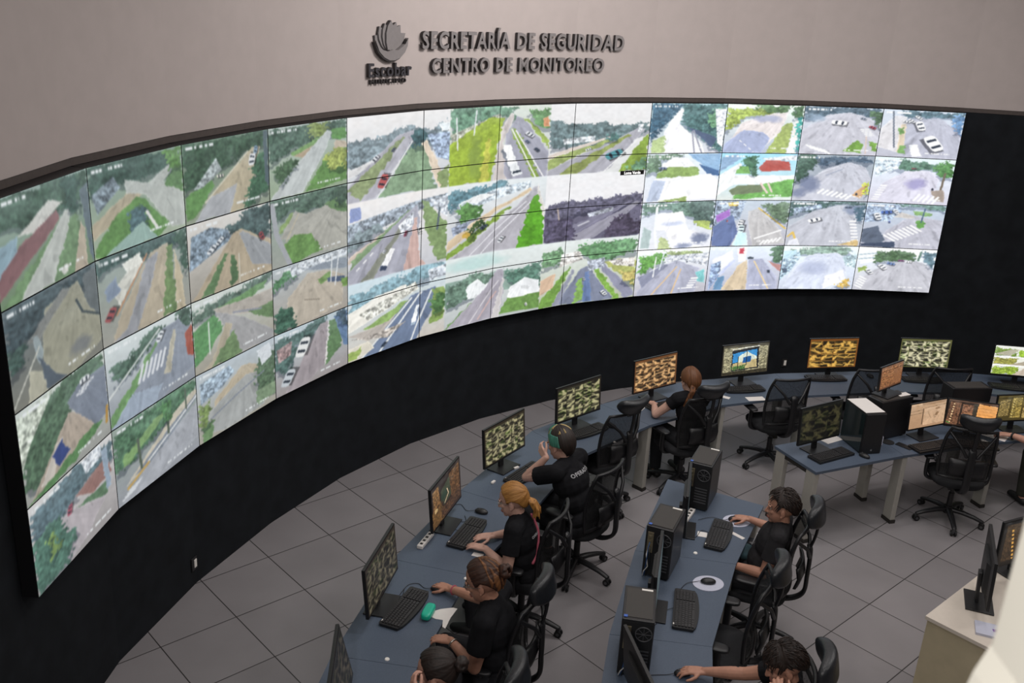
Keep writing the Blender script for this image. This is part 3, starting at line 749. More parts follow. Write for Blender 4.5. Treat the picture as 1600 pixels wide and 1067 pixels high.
BIG = {
 (0, 0): "b f2efee c8cfd6;t 8597a0 0,26 20,30 60,18 86,22 100,14 100,40 0,62;p d9d9da 0,62 24,52 40,46 40,49 0,72;p b1b1bc 0,100 0,80 50,26 66,22 64,34 26,100;g 8f9f72 0,84 54,28 56,30 12,100;g 86a382 30,100 64,38 76,40 88,100;t 486a70 62,26 72,20 80,28 78,42 66,44;p ddccb6 74,40 78,36 98,92 90,100;h 9db0cc 78,30 100,28 100,66 88,60;p e4edf2 90,18 100,16 100,26 92,28;g 8ba06a 88,80 100,70 100,100 92,100;c c25a5a 34,80 16,-70;c dfe2e6 26,52 9,-50;c 5a6472 44,44 6,-60;l e9e9ea .6 28,100 64,36",
 (1, 0): "b dfe8dc c3c4c8;t 6f9c80 0,0 50,0 64,0 64,20 40,14 0,40;h b4b8a6 0,34 50,10 52,16 4,46;g a3bf3c 0,46 40,14 54,18 48,60 44,100 0,100;k 87a048 26,66 7,30;g c9cc50 30,100 38,40 42,44 40,100;p d2c9c6 46,100 52,30 60,10 64,12 54,50 60,100;p a5a6b6 56,90 56,40 66,14 72,16 100,66 100,100 60,100;g 8fae4c 62,30 70,40 92,100 86,100 66,52;l f0f0f0 .7 62,32 88,100;l f0f0f0 .7 66,34 96,100;g a2bc58 72,16 80,22 100,50 100,62;t 6a9a60 76,8 100,4 100,36 84,26;p e09a6c 92,20 98,16 100,30 94,30;p 7d8490 52,60 56,58 70,92 64,96;p f3f5f6 54,54 61,53 68,76 60,79;p e9edf0 60,79 68,76 74,94 65,97;p 2f3a48 64,90 72,88 73,91 65,93;c 6a7896 78,50 6,50;c 4a5468 88,62 7,50;c e9ecf0 80,40 10,40;l e4e8ea .7 6,12 8,54;l e4e8ea .7 26,4 24,36",
 (2, 0): "b f4f2f3 e2e4e4;t 71888c 0,22 40,28 80,30 100,30 100,42 60,56 30,60 0,62;h cfd8de 14,50 46,46 46,54 16,58;p dccfc4 0,72 40,56 60,48 62,50 10,74 0,78;g a0b268 0,78 60,52 64,54 0,92;p b0b0bb 0,100 0,92 60,58 88,36 96,38 60,98 50,100;g 98a65c 10,100 80,44 82,46 30,100;t 5f8a86 58,46 70,42 70,52 60,54;c 4f9aa4 66,74 18,-30;c e4e8ea 40,66 6,-20;g 8fae44 70,100 96,50 100,46 100,100;t 6f9c78 86,86 100,78 100,100 82,100;l f2f2f2 .6 56,100 88,54;h dfe6ee 88,30 94,30 92,42 88,42",
 (0, 1): "b f4f0ee c6c8cf;h 939fac 0,26 60,14 100,8 100,22 70,26 20,42 0,58;p 7f8fc4 2,6 12,6 12,22 2,24;t 83949a 0,44 30,30 40,40 0,60;p cdbcae 0,66 50,34 58,30 20,60 0,74;g 88a67c 4,70 60,22 66,22 40,50 0,88;p a7a8b6 0,100 0,84 58,26 70,18 74,40 66,100;p 8b8f82 12,100 60,30 62,32 24,100;g 87a26a 74,14 80,16 100,50 100,96 90,96 78,50;p c9a8a0 56,100 68,34 70,34 74,90 80,100;p f2f2f4 42,66 47,68 39,88 33,86;p 3a4660 33,86 39,88 37,93 31,91;h c9cfda 50,40 66,26 66,44 54,52;c 963f52 58,52 6,-70;c f2f0ea 74,52 8,80;c dfe2e6 36,68 5,-60;d f0f0f0 .7 8,84 26,64;h c2cad6 82,14 100,10 100,40 90,30;l 5c6a74 1 92,26 90,54",
 (1, 1): "b e9f0f2 c2c2c8;t 5f8a98 0,10 40,4 60,2 60,16 20,26 0,36;h bccad6 10,26 54,10 84,4 84,14 50,26 14,38;p eef0f0 14,24 34,16 50,18 30,28;t 5c8f4a 8,38 20,26 34,34 34,48 14,52;p d9c2a0 0,76 26,54 60,32 84,14 86,18 50,44 0,90;g 86a842 0,94 30,66 62,38 66,40 20,86 0,100;p b3b1ba 2,100 30,80 70,40 88,14 94,14 88,40 72,100;l e8e8ee .6 24,100 80,34;l e8e8ee .6 36,100 84,36;p dcd8d2 92,10 96,30 100,46 100,60 90,30;g 5fae28 86,30 92,26 96,46 100,60 100,100 72,100;c 4a5a70 38,62 9,-40;c e4e6ea 56,84 9,-60;t 3f5a34 20,66 36,52 38,58 24,72;h 8690a4 4,56 22,50 20,62 6,68;e d9b24a 20,70 4,4",
 (2, 1): "b f6f5f7 efedf1;p 6d6a82 0,48 40,44 60,40 100,34 100,100 0,100;t 6a6880 0,46 30,42 70,38 100,32 100,48 60,56 0,68;p 9a98a8 20,100 40,86 94,46 98,48 70,80 50,100;p 85839a 0,100 6,90 60,60 90,44 60,70 30,92;h a3a8b4 44,60 70,52 70,58 46,66;t 544c62 62,100 70,70 86,60 98,76 100,100;t 5c5670 0,60 30,66 34,100 0,100;l c9c9d4 1 36,78 46,72;l b9a8a0 .8 14,50 16,66",
 (0, 2): "b cfe4ee c9c2b8;t 7fa6b4 0,14 30,10 60,4 100,0 100,16 60,22 30,30 0,40;p e9e6dc 0,36 30,24 60,20 58,36 0,62;h cfcfc4 10,40 70,20 74,30 20,52;g 8cae62 14,62 40,50 70,36 60,58 44,70;p b4aca4 0,66 40,62 60,48 66,60 20,80;p 6d7e9c 14,100 66,36 90,32 88,60 72,100;l e3e6e6 1.1 32,100 76,36;l e3e6e6 1 14,100 66,40;l e3e6e6 .9 66,100 86,36;g 8fae5a 88,34 100,36 100,80 84,84;t 55804c 86,52 92,40 100,44 100,66 88,68;p d6d0c0 0,84 20,80 26,92 6,100;g 9ab45c 0,90 14,84 10,100 0,100;p edf2f4 71,52 75,52 71,76 66,75;p 9fb2c4 66,75 71,76 70,79 65,78;c 2f3f55 36,92 7,-50;h b0a8a0 0,70 20,74 60,70 40,84;h c0c8d4 82,8 100,4 100,20 84,24",
 (1, 2): "b e8f0ee b9bfbf;k b5dcd8 30,12 34,10;p 8ca89c 0,32 40,30 60,30 100,30 100,60 0,60;t 6f8f7c 0,36 34,28 50,30 44,50 0,70;t 5f8a78 62,30 100,26 100,60 70,56;p eef2f4 22,44 34,36 42,46 58,38 40,62 24,62;p f0f3f6 68,56 84,46 98,52 100,72 66,76;g 7aa464 8,90 30,66 48,50 50,54 16,100 0,100;p a9a4b0 2,100 44,50 54,28 60,28 62,60 58,100;l d9d5da .6 26,100 56,44;p c9c4c4 50,100 60,40 62,42 58,100;g 6f9a4c 58,96 66,74 100,74 100,96;c f0f0f2 86,88 5,80;l d2b0ac .8 36,96 54,60",
 (2, 2): "b eaf2f0 b9c0a8;t 79a878 0,14 20,10 26,26 10,36 0,36;t 6aa06a 38,8 60,4 98,6 98,26 60,34 40,24;h e3ddd6 22,20 40,18 44,30 20,40;p 8088a0 20,100 40,48 46,42 50,42 78,100;g 8fc060 36,100 40,62 44,60 48,96;g 86b84c 52,40 56,40 86,100 78,100;p 9294ac 58,40 64,38 100,90 100,98 90,100;p 6a82b4 46,100 46,50 50,50 56,100;g b9c06c 64,36 100,36 100,82;t d0c070 84,54 100,56 100,76 88,72;h d6cfc8 70,36 98,34 98,50 76,44;g 7fb04c 0,90 20,60 30,40 32,44 14,100 0,100;p 8f93a4 14,100 34,44 36,46 22,100;p d9b89a 0,56 16,48 14,70 0,80;c f2f4f5 68,88 9,60;c dfe2e8 46,62 5,80;h b0b8c8 48,34 66,30 66,46 50,50",
}
ROWN = ['top', 'second', 'third', 'bottom']
ORD = ['first', 'second', 'third', 'fourth', 'fifth', 'sixth', 'seventh', 'eighth', 'ninth', 'tenth', 'eleventh', 'last']


def soft(C):
    for ax in (0, 1):
        a = np.concatenate([np.take(C, [0], ax), C, np.take(C, [-1], ax)], ax)
        n = C.shape[ax]
        C = .25 * np.take(a, range(0, n), ax) + .5 * np.take(a, range(1, n + 1), ax) + .25 * np.take(a, range(2, n + 2), ax)
    return C


def picture_mesh(name, w, h, C):
    """flat grid in x (right) and z (up), seen from -y, coloured by the picture C[row from top][col]"""
    H, W = C.shape[:2]
    xs = np.linspace(0, w, W)
    zs = np.linspace(h, 0, H)
    v = np.zeros((H, W, 3))
    v[..., 0] = xs[None]
    v[..., 2] = zs[:, None]
    idx = np.arange(H * W).reshape(H, W)
    q = np.stack([idx[:-1, :-1], idx[1:, :-1], idx[1:, 1:], idx[:-1, 1:]], -1).reshape(-1, 4)
    me = bpy.data.meshes.new(name)
    nf = len(q)
    me.vertices.add(H * W)
    me.vertices.foreach_set('co', v.ravel().astype(np.float32))
    me.loops.add(nf * 4)
    me.loops.foreach_set('vertex_index', q.ravel().astype(np.int32))
    me.polygons.add(nf)
    me.polygons.foreach_set('loop_start', np.arange(0, nf * 4, 4, dtype=np.int32))
    me.update(calc_edges=True)
    me.validate()
    a = me.color_attributes.new('picture', 'FLOAT_COLOR', 'POINT')
    rgba = np.ones((H * W, 4), np.float32)
    rgba[:, :3] = lin(C.reshape(-1, 3))
    a.data.foreach_set('color', rgba.ravel())
    me.materials.append(M['screen'])
    return me


GW, GH = 150, 84
gx, gy = np.meshgrid(np.linspace(0, 100, GW), np.linspace(0, 100, GH))
for c in range(12):
    for r in range(4):
        if c in (4, 5, 6, 7):
            U = (c - 4 + gx / 100) * 0.75
            V = (r + gy / 100) * 0.75
            cu, cv = np.clip(np.floor(U), 0, 2).astype(int), np.clip(np.floor(V), 0, 2).astype(int)
            C = np.zeros(gx.shape + (3,))
            for key in set(zip(cu.ravel().tolist(), cv.ravel().tolist())):
                mk = (cu == key[0]) & (cv == key[1])
                D = draw(BIG[key], (U - key[0]) * 100, (V - key[1]) * 100, 40 + key[0] * 3 + key[1])
                C = np.where(mk[..., None], D, C)
            lab = 'wall screen in the %s row, %s column from the left, showing part of a highway' % (ROWN[r], ORD[c])
        else:
            what, ops = PIC[(c, r)]
            C = draw(ops, gx, gy, c * 5 + r, 0.74 if c < 4 else 0.86)
            if c < 4:
                C = C * .90 + np.array((.030, .040, .045))
            else:
                C = np.clip(C * 1.10 + np.array((.03, .035, .05)), 0, 1)
            lab = 'wall screen in the %s row showing %s' % (ROWN[r], what)
        t = thing('video_wall_screen', lab, 'screen', (VX[c], VY[c], ZT - (r + 1) * PH), HEAD[c], 'screens of the curved video wall')
        mb = MB()
        mb.box((PW / 2, 0.05, PH / 2), (PW - 0.001, 0.094, PH - 0.001))
        mb.build('cabinet', M['bezel'], t)
        me = picture_mesh('picture', PW - 0.009, PH - 0.009, soft(C))
        o = bpy.data.objects.new('picture', me)
        COL.objects.link(o)
        o.parent = t
        o.location = (0.0045, 0.0015, 0.0045)
        if (c, r) == (7, 1):
            # caption strip with a place name at the top right corner of the picture
            mb = MB()
            mb.box((PW - 0.19, -0.0005, PH * 0.635), (0.33, 0.003, 0.05))
            s_ = mb.build('caption', M['bezel'], t)
            pending_caption = (s_, (PW - 0.19, -0.004, PH * 0.635 - 0.016))
            e = mat('caption_letters', 'f0f0f0', 0.5, noise=0.01)
            b_ = e.node_tree.nodes['Principled BSDF']
            b_.inputs['Emission Color'].default_value = (0.8, 0.8, 0.8, 1)
            b_.inputs['Emission Strength'].default_value = 1.0
            M['caption'] = e

# ---------------------------------------------------------------- lettering on the upper wall
UL = offset_line(VX, VY, 0.09)
US = [0.0]
for a, b in zip(UL, UL[1:]):
    US.append(US[-1] + math.hypot(b[0] - a[0], b[1] - a[1]))


def on_wall(s, z, out):
    """point at arc length s of the upper wall, standing out by out towards the room (smoothed bend)"""
    def pn(q):
        q = min(max(q, 0.0), US[-1] - 1e-6)
        i = max(k for k in range(len(UL) - 1) if US[k] <= q)
        t = (q - US[i]) / (US[i + 1] - US[i])
        e = Vector((UL[i + 1][0] - UL[i][0], UL[i + 1][1] - UL[i][1])).normalized()
        return Vector((UL[i][0] + (UL[i + 1][0] - UL[i][0]) * t, UL[i][1] + (UL[i + 1][1] - UL[i][1]) * t)), e
    p, e = pn(s)
    return (p.x + e.y * out, p.y - e.x * out, z)


def text_mesh(body, size, offset, depth, spacing=1.0):
    cu = bpy.data.curves.new('tmp', 'FONT')
    cu.body = body
    cu.size = size
    cu.offset = offset
    cu.space_character = spacing
    cu.resolution_u = 3
    cu.extrude = depth / 2
    ob = bpy.data.objects.new('tmp', cu)
    COL.objects.link(ob)
    dg = bpy.context.evaluated_depsgraph_get()
    me = bpy.data.meshes.new_from_object(ob.evaluated_get(dg))
    bpy.data.objects.remove(ob)
    return me


def wall_text(name, body, s0, s1, z0, z1, out0, out1, parent, face, side, bold=0.005, gap=1.16):
    me = text_mesh(body, 0.2, bold, 0.02, gap)
    co = np.array([v.co[:] for v in me.vertices])
    mn, mx_ = co.min(0), co.max(0)
    capmax = mx_[1]
    # capital height without accents
    if 'Í' in body:
        capmax = mn[1] + (mx_[1] - mn[1]) * 0.775
    for v in me.vertices:
        u = (v.co.x - mn[0]) / (mx_[0] - mn[0])
        w_ = (v.co.y - mn[1]) / (capmax - mn[1])
        d = (v.co.z - mn[2]) / (mx_[2] - mn[2])
        s = s0 + (s1 - s0) * u
        v.co = on_wall(s, z0 + (z1 - z0) * w_, out0 + (out1 - out0) * d)
    me.materials.append(face)
    me.materials.append(side)
    me.update()
    for p in me.polygons:
        p.material_index = 1
    # front faces point straight away from the wall
    for p in me.polygons:
        c_ = p.center
        i = min(range(len(UL)), key=lambda k: (UL[k][0] - c_.x) ** 2 + (UL[k][1] - c_.y) ** 2)
        h = HEAD[min(i, 11)]
        if p.normal.x * math.sin(h) - p.normal.y * math.cos(h) > 0.8:
            p.material_index = 0
    me.name = name
    o = bpy.data.objects.new(name, me)
    COL.objects.link(o)
    o.parent = parent
    return o


me = text_mesh('Loma Verde', 0.046, 0.0008, 0.001)
xm = max(v.co.x for v in me.vertices) / 2
for v in me.vertices:
    v.co = (v.co.x - xm, v.co.z, v.co.y)
me.materials.append(M['caption'])
me.name = 'caption_text'
o = bpy.data.objects.new('caption_text', me)
COL.objects.link(o)
o.parent = pending_caption[0]
o.location = pending_caption[1]

sg = thing('wall_sign', 'raised grey letters naming the monitoring centre on the upper wall', 'sign')
wall_text('upper_line', 'SECRETARÍA DE SEGURIDAD', US[4] + 1.04, US[7] + 0.60, 4.098, 4.255, 0.012, 0.05, sg, M['letter'], M['letter_side'])
wall_text('lower_line', 'CENTRO DE MONITOREO', US[5] + 0.13, US[7] + 0.36, 3.876, 4.016, 0.012, 0.05, sg, M['letter'], M['letter_side'])
lg = thing('wall_emblem', 'dark leaf shaped emblem with town name beside the raised letters', 'emblem')
wall_text('town_name', 'Escobar', US[4] + 0.33, US[4] + 0.90, 3.865, 3.985, 0.010, 0.04, lg, M['logo_dark'], M['letter_side'])
wall_text('small_line', 'MUNICIPIO', US[4] + 0.36, US[4] + 0.835, 3.805, 3.845, 0.008, 0.03, lg, M['letter_side'], M['letter_side'], bold=0.004, gap=1.35)


def wall_shape(name, pts, out0, out1, parent, material):
    """flat outline (s, z) lifted off the wall"""
    mb = MB()
    n = len(pts)
    vs = [on_wall(US[4] + p[0], p[1], out1) for p in pts] + [on_wall(US[4] + p[0], p[1], out0) for p in pts]
    mb.add(vs, [tuple(range(n)), tuple(range(n, 2 * n))[::-1]] + [(i, n + i, n + (i + 1) % n, (i + 1) % n) for i in range(n)], False)
    return mb.build(name, material, parent)


def petal(x0, z0, ang, ln, wd):
    """pointed petal from (x0,z0) leaning by ang degrees"""
    a = math.radians(ang)
    pts = []
    prof = [(0, .16), (.25, .42), (.55, .5), (.8, .36), (1, 0.0)]
    for t, w_ in prof:
        pts.append((t * ln, -w_ * wd))
    for t, w_ in prof[::-1][1:]:
        pts.append((t * ln, w_ * wd))
    return [(x0 + u * math.sin(a) + v * math.cos(a), z0 + u * math.cos(a) - v * math.sin(a)) for u, v in pts]


for k, (tx_, tz_, wd, lay) in enumerate(((.425, 4.225, .085, .016), (.830, 4.240, .105, .016), (.480, 4.300, .10, .022),
                                         (.755, 4.310, .115, .022), (.545, 4.325, .10, .028), (.690, 4.335, .11, .030), (.617, 4.352, .10, .036))):
    bx, bz = .592 + (tx_ - .617) * .12, 4.098
    ang = math.degrees(math.atan2(tx_ - bx, tz_ - bz))
    ln = math.hypot(tx_ - bx, tz_ - bz)
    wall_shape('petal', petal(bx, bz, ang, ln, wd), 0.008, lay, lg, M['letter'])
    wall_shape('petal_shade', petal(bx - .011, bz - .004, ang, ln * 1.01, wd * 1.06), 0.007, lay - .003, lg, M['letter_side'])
bowl = [(0.405, 4.18), (0.44, 4.13), (0.50, 4.10), (0.57, 4.085), (0.64, 4.10), (0.70, 4.095), (0.75, 4.12), (0.80, 4.15), (0.835, 4.20),
        (0.825, 4.13), (0.79, 4.075), (0.73, 4.03), (0.66, 4.008), (0.59, 4.008), (0.52, 4.035), (0.455, 4.085)]
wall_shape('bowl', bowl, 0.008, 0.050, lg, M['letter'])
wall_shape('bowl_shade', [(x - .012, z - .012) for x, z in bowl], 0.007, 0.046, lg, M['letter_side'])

# ---------------------------------------------------------------- desks
DZ = 0.74
FRONT = [((-1.06, -6.30), (-0.47, -6.34)), ((-0.90, -5.15), (-0.365, -5.235)), ((-0.64, -4.05), (-0.075, -4.215)),
         ((-0.19, -2.98), (0.40, -3.28)), ((0.44, -1.76), (0.87, -2.25)), ((1.17, -1.05), (1.60, -1.51)),
         ((2.12, -0.34), (2.44, -0.93)), ((3.25, 0.05), (3.40, -0.57)), ((4.36, 0.26), (4.43, -0.34)),
         ((5.56, 0.36), (5.52, -0.26)), ((6.75, 0.22), (6.62, -0.42))]
NEAR = [((0.62, -6.0), (1.30, -6.05)), ((0.86, -4.83), (1.52, -4.92)), ((1.16, -3.80), (1.90, -3.93)), ((1.60, -2.62), (2.34, -3.02))]
SIDE = [((2.74, -1.85), (2.98, -2.37)), ((3.78, -1.36), (3.95, -1.94)), ((4.83, -0.98), (5.02, -1.55)), ((5.93, -0.72), (6.02, -1.30))]


def seam_leg(t, O, I, first, inset, recess=0.07):
    """front and rear columns with feet and a cross beam under one end of a desk"""
    O, I = Vector(O), Vector(I)
    e = (I - O).normalized()
    a = math.atan2(e.y, e.x)
    side = Vector((-e.y, e.x)) * inset
    for nm, p in (('leg', I - e * recess), ('leg', O + e * 0.09)):
        p = p + side
        mb = MB()
        mb.box((p.x, p.y, 0.375), (0.12, 0.055, 0.68), rz=a)
        lg_ = mb.build('leg', M['leg'], t, bevel=0.006)
        mb = MB()
        mb.box((p.x, p.y, 0.017), (0.13, 0.063, 0.034), rz=a)
        mb.build('foot_cap', M['legside'], lg_)
    mb = MB()
    c = (O + I) / 2 + side
    mb.box((c.x, c.y, 0.69), ((I - O).length - 0.1, 0.045, 0.035), rz=a)
    mb.build('cross_beam', M['legside'], t)


def desk(a, b, label, group, last=False, firstleg=True, recess=0.07):
    (o0, i0), (o1, i1) = a, b
    t = thing('desk', label, 'desk', group=group)
    mb = MB()
    g = 0.0015
    d = (Vector(o1) - Vector(o0)).normalized() * g
    mb.prism([(o0[0] + d.x, o0[1] + d.y), (i0[0] + d.x, i0[1] + d.y), (i1[0] - d.x, i1[1] - d.y), (o1[0] - d.x, o1[1] - d.y)], DZ - 0.026, DZ)
    mb.build('desktop', M['desk'], t, bevel=0.002)
    if firstleg:
        seam_leg(t, o0, i0, True, 0.032, recess)
    if last:
        seam_leg(t, o1, i1, False, -0.06)
    # modesty rail along the outer side
    O0, O1 = Vector(o0), Vector(o1)
    c = (O0 + O1) / 2
    e = (O1 - O0)
    n = Vector((-e.y, e.x)).normalized()
    c = c - n * 0.09
    mb = MB()
    mb.box((c.x, c.y, 0.66), (e.length * 0.84, 0.03, 0.06), rz=math.atan2(e.y, e.x))
    mb.build('rail', M['legside'], t)
    # cable grommet
    p = (Vector(o0) * .5 + Vector(o1) * .5) * .8 + (Vector(i0) * .5 + Vector(i1) * .5) * .2
    return t


fl = ['nearest curved row desk with the monitor cut by the picture edge', 'curved row desk holding the turquoise glasses case',
      'curved row desk where the blond woman types', 'curved row desk of the person with green streaked hair',
      'curved row desk with the headrest chair turned away from it', 'curved row desk of the long haired woman seen from behind',
      'curved row desk below the screen with a blue window', 'curved row desk below the orange gold screen',
      'curved row desk below the pale green mosaic screen', 'curved row desk below the screen with three white bands']
DK = []
for k in range(10):
    d_ = desk(FRONT[k], FRONT[k + 1], fl[k], 'desks of the curved front row', last=(k == 9), recess=0.30 if k < 5 else 0.07)
    DK.append(d_)
nl = ['nearest desk of the middle row with a tattooed arm on it', 'middle row desk with an unused mouse on a white pad',
      'end desk of the middle row used by the man in grey']
for k in range(3):
    DK.append(desk(NEAR[k], NEAR[k + 1], nl[k], 'desks of the middle row', last=(k == 2)))
sl = ['side row end desk carrying the glass sided computer', 'side row desk with two orange lit screens and a dark chair',
      'side row desk where a wrist with a watch rests']
for k in range(3):
    desk(SIDE[k], SIDE[k + 1], sl[k], 'desks of the side row', last=(k == 2))


# ---------------------------------------------------------------- monitors
def grid_xy(w, h):
    return np.meshgrid(np.linspace(0, 100, w), np.linspace(0, 100, h))


def mosaic(nx, ny, tint, dark, seed, bar='3a2a1c', lift=0.0, green=True):
    """camera mosaic: many little road pictures in one tint"""
    X, Y = grid_xy(121, 69)
    t = np.array(hexc(tint))
    C = np.zeros(X.shape + (3,)) + np.array(hexc(bar))
    rs = random.Random(seed)
    n1, n2 = vnoise(X / 1.8, Y / 2.6, seed), vnoise(X / 4, Y / 6, seed + 1)
    n3 = vnoise(X / 6, Y / 8, seed + 2)
    y0, y1 = 6, 98
    for j in range(ny):
        for i in range(nx):
            xa, xb = 2 + 96 * i / nx, 2 + 96 * (i + 1) / nx - .5
            ya, yb = y0 + (y1 - y0) * j / ny, y0 + (y1 - y0) * (j + 1) / ny - .9
            mk = (X > xa) & (X < xb) & (Y > ya) & (Y < yb)
            u, v = (X - xa) / (xb - xa), (Y - ya) / (yb - ya)
            u = u + (n2 - .5) * .3
            v = v + (n3 - .5) * .2
            a, b, w = rs.uniform(-1.2, 1.2), rs.uniform(.2, .8), rs.uniform(.10, .28)
            c, d = rs.uniform(-.5, .5), rs.uniform(.35, .8)
            road = np.clip(1.6 - np.abs(u - b - a * (v - .5)) / (w * (.35 + np.clip(v, 0, 1))), 0, 1)
            road = np.maximum(road, np.clip(1.5 - np.abs(v - d - c * (u - .5)) / .12, 0, 1) * .8)
            base = .10 + .38 * n1 * n2 + .22 * rs.random() * n3
            lum = base * .8 + (.72 + .28 * n1 - base * .8) * road
            lum = np.where(v < rs.uniform(.05, .2), .35 + .5 * rs.random(), lum)
            cc = t * lum[..., None]
            if rs.random() > .5 and green:
                g_ = np.clip((1 - road) * (n3 > .5), 0, 1)[..., None] * .8
                cc = cc * (1 - g_) + cc * np.array((.82, 1.06, .62)) * g_
            C = np.where(mk[..., None], cc * (1 - dark) + lift, C)
    return soft(np.clip(C, 0, 1))


def ops_pic(ops, seed):
    X, Y = grid_xy(121, 69)
    return draw(ops, X, Y, seed)


SCR = {
 'M1': mosaic(5, 5, '6a6050', .35, 1, '1c1a18'),
 'M2': mosaic(6, 6, '9f9478', .30, 2, '2a231c'),
 'M3': ops_pic("b 241a15 3a261a;p 3a3f2c 30,30 70,10 72,60 40,70;t 6a4a26 0,60 30,50 40,100 0,100;h 5a3c22 60,10 96,6 96,80 66,70;h 6f4c28 4,10 24,8 26,50 4,60;l d8b890 1 40,52 52,38;l d8b890 1 52,38 56,52;l d8b890 1 56,52 42,66;e c9a46a 12,60 5,5;p 2a3a2a 30,40 50,34 50,50 32,56;h 4a3220 30,74 96,70 96,92 30,96", 3),
 'M4': mosaic(6, 6, 'd9cf9f', .10, 4, '2b2418'),
 'M5': mosaic(5, 5, 'e4dca6', .10, 5, '201c14'),
 'M6': mosaic(5, 5, 'ffc98a', .0, 6, '6a4426', green=False),
 'M7': ops_pic("b 4a4434 4a4230;h 8f8868 2,8 98,8 98,96 2,96;p 20242a 20,18 78,10 80,84 20,88;p 2f8fd8 22,28 74,18 74,50 22,60;p d9e4d2 34,40 52,24 74,44 74,60 34,70;p c9b47a 22,62 74,52 76,80 22,84;p 1a5aa0 44,44 62,40 62,60 44,64;t 4f7a3a 22,72 50,70 50,84 22,86;l f2f2e8 1 20,14 78,8;l 202020 1 34,40 34,80;l 202020 1 52,24 52,70;h 3a3424 0,90 100,88 100,100 0,100", 7),
 'M8': mosaic(4, 4, 'ffc862', 0, 8, '7a4a1c', green=False),
 'M9': mosaic(6, 5, 'fff8cc', .0, 9, '5f5f38'),
 'M10': ops_pic("b f4f4ea e8e8da;t 7fa03a 0,8 40,8 40,32 0,34;p b9b49a 0,30 30,10 44,10 30,34;t a3d02e 44,10 72,10 72,34 44,34;h c9c4a8 72,8 100,8 100,34 72,34;p f6f6f0 0,35 100,35 100,40 0,40;t a6a44a 0,42 46,42 40,66 0,66;p b4a890 30,66 70,42 100,42 100,66;p f2f2ea 0,66 100,66 100,72 0,72;t 9ab83a 0,76 50,72 46,100 0,100;p c9b8a4 40,100 60,74 80,74 70,100;t 6f9a3a 72,74 100,74 100,100 78,100", 10),
 'R1': mosaic(3, 3, '6a6440', .32, 11, '12140f'),
 'R2': ops_pic("b 7a4c30 6a4028;h 8a5834 4,6 96,6 96,94 4,94;l 5a3420 1 4,20 96,20;l a87848 .8 8,40 60,40;l a87848 .8 8,60 70,60;p 8f5c38 60,24 94,24 94,90 60,90", 12),
 'R3': ops_pic("b c49a72 b48a66;p a8805c 0,0 100,0 100,10 0,10;p d0a67c 0,0 30,0 30,8 0,8;l 5a4430 1.4 36,24 36,86;l 7a5c40 .9 0,30 34,28;l 7a5c40 .9 0,42 34,40;p cfa680 40,24 100,20 100,90 40,92;l 8a6a4a .9 40,22 100,18;l a88460 .9 50,40 60,66;e 9a7450 76,52 5,7;e a87e58 78,30 8,5", 13),
 'R4': ops_pic("b 33231a 2a1c14;h 6a4630 4,8 26,8 24,96 0,96;h 7f5238 30,14 52,14 50,90 28,90;p a8704a 34,44 52,44 50,72 32,72;p 3c3428 52,8 60,8 58,92 50,92;p f2a04e 62,6 100,10 98,96 58,92;l c87c38 .8 64,22 96,24;l c87c38 .8 64,34 96,36;l c87c38 .8 62,46 94,48;l c87c38 .8 62,58 94,60;d f0c890 1.4 12,14 8,90;l 4a8a3a 1.6 2,88 8,92;p 5a3a28 0,0 100,0 100,6 0,5", 14),
 'R5': ops_pic("b 57481f 4c3f1c;h 7f6a38 6,20 30,16 30,80 4,84;h 8a7434 36,10 60,10 60,90 34,90;h 9a8048 64,50 96,46 96,90 64,92;p 6a5a28 62,10 100,10 100,44 62,44;d d8c070 1.2 40,14 38,88;l 2a240f 1 0,10 100,8", 15),
 'D1': ops_pic("b 101010 1a1410;h 3a2a1a 6,6 94,6 94,94 6,94;d e0a040 2 20,20 30,90;d d08a30 2 50,10 56,90;d e8c070 2 76,16 80,84", 16),
 'N': ops_pic("b 2a3034 20262a;h 3a4648 6,6 94,6 94,94 6,94", 17),
}


def monitor(key, c, head, label, w=0.61, h=0.36, zb=0.10, tilt=5.0, base=DZ, group='operator monitors', stand=0.015, gap=None):
    """c: centre of the panel's lower edge; head: heading of the screen from its left to its right, as the user sees it"""
    t = thing('monitor', label, 'monitor', (c[0], c[1], base), head, group)
    # local x to the screen's right, y away from the user
    tl = math.radians(-tilt)
    p = bpy.data.objects.new('panel', None)
    mb = MB()
    mb.box((0, 0.011, h / 2), (w, 0.022, h))
    mb.prism([(-w * .3, 0.02), (w * .3, 0.02), (w * .2, 0.045), (-w * .2, 0.045)], h * .12, h * .75)
    panel = mb.build('panel', M['bezel'], t, bevel=0.003)
    panel.location = (0, 0, zb)
    panel.rotation_euler = (tl, 0, 0)
    bz = 0.009
    me = picture_mesh('screen', w - 2 * bz, h - bz - 0.018, SCR[key])
    s = bpy.data.objects.new('screen', me)
    COL.objects.link(s)
    s.parent = panel
    s.location = (-w / 2 + bz, -0.0012, 0.018)
    mb = MB()
    mb.box((0, 0.055, (zb + 0.13) / 2 + 0.004), (0.06, 0.022, zb + 0.13), rx=-0.08)
    mb.build('stand_neck', M['black'], t, bevel=0.003)
    mb = MB()
    mb.box((0, stand, 0.006), (0.26, 0.18, 0.011))
    mb.build('stand_base', M['black'], t, bevel=0.003)
    return t


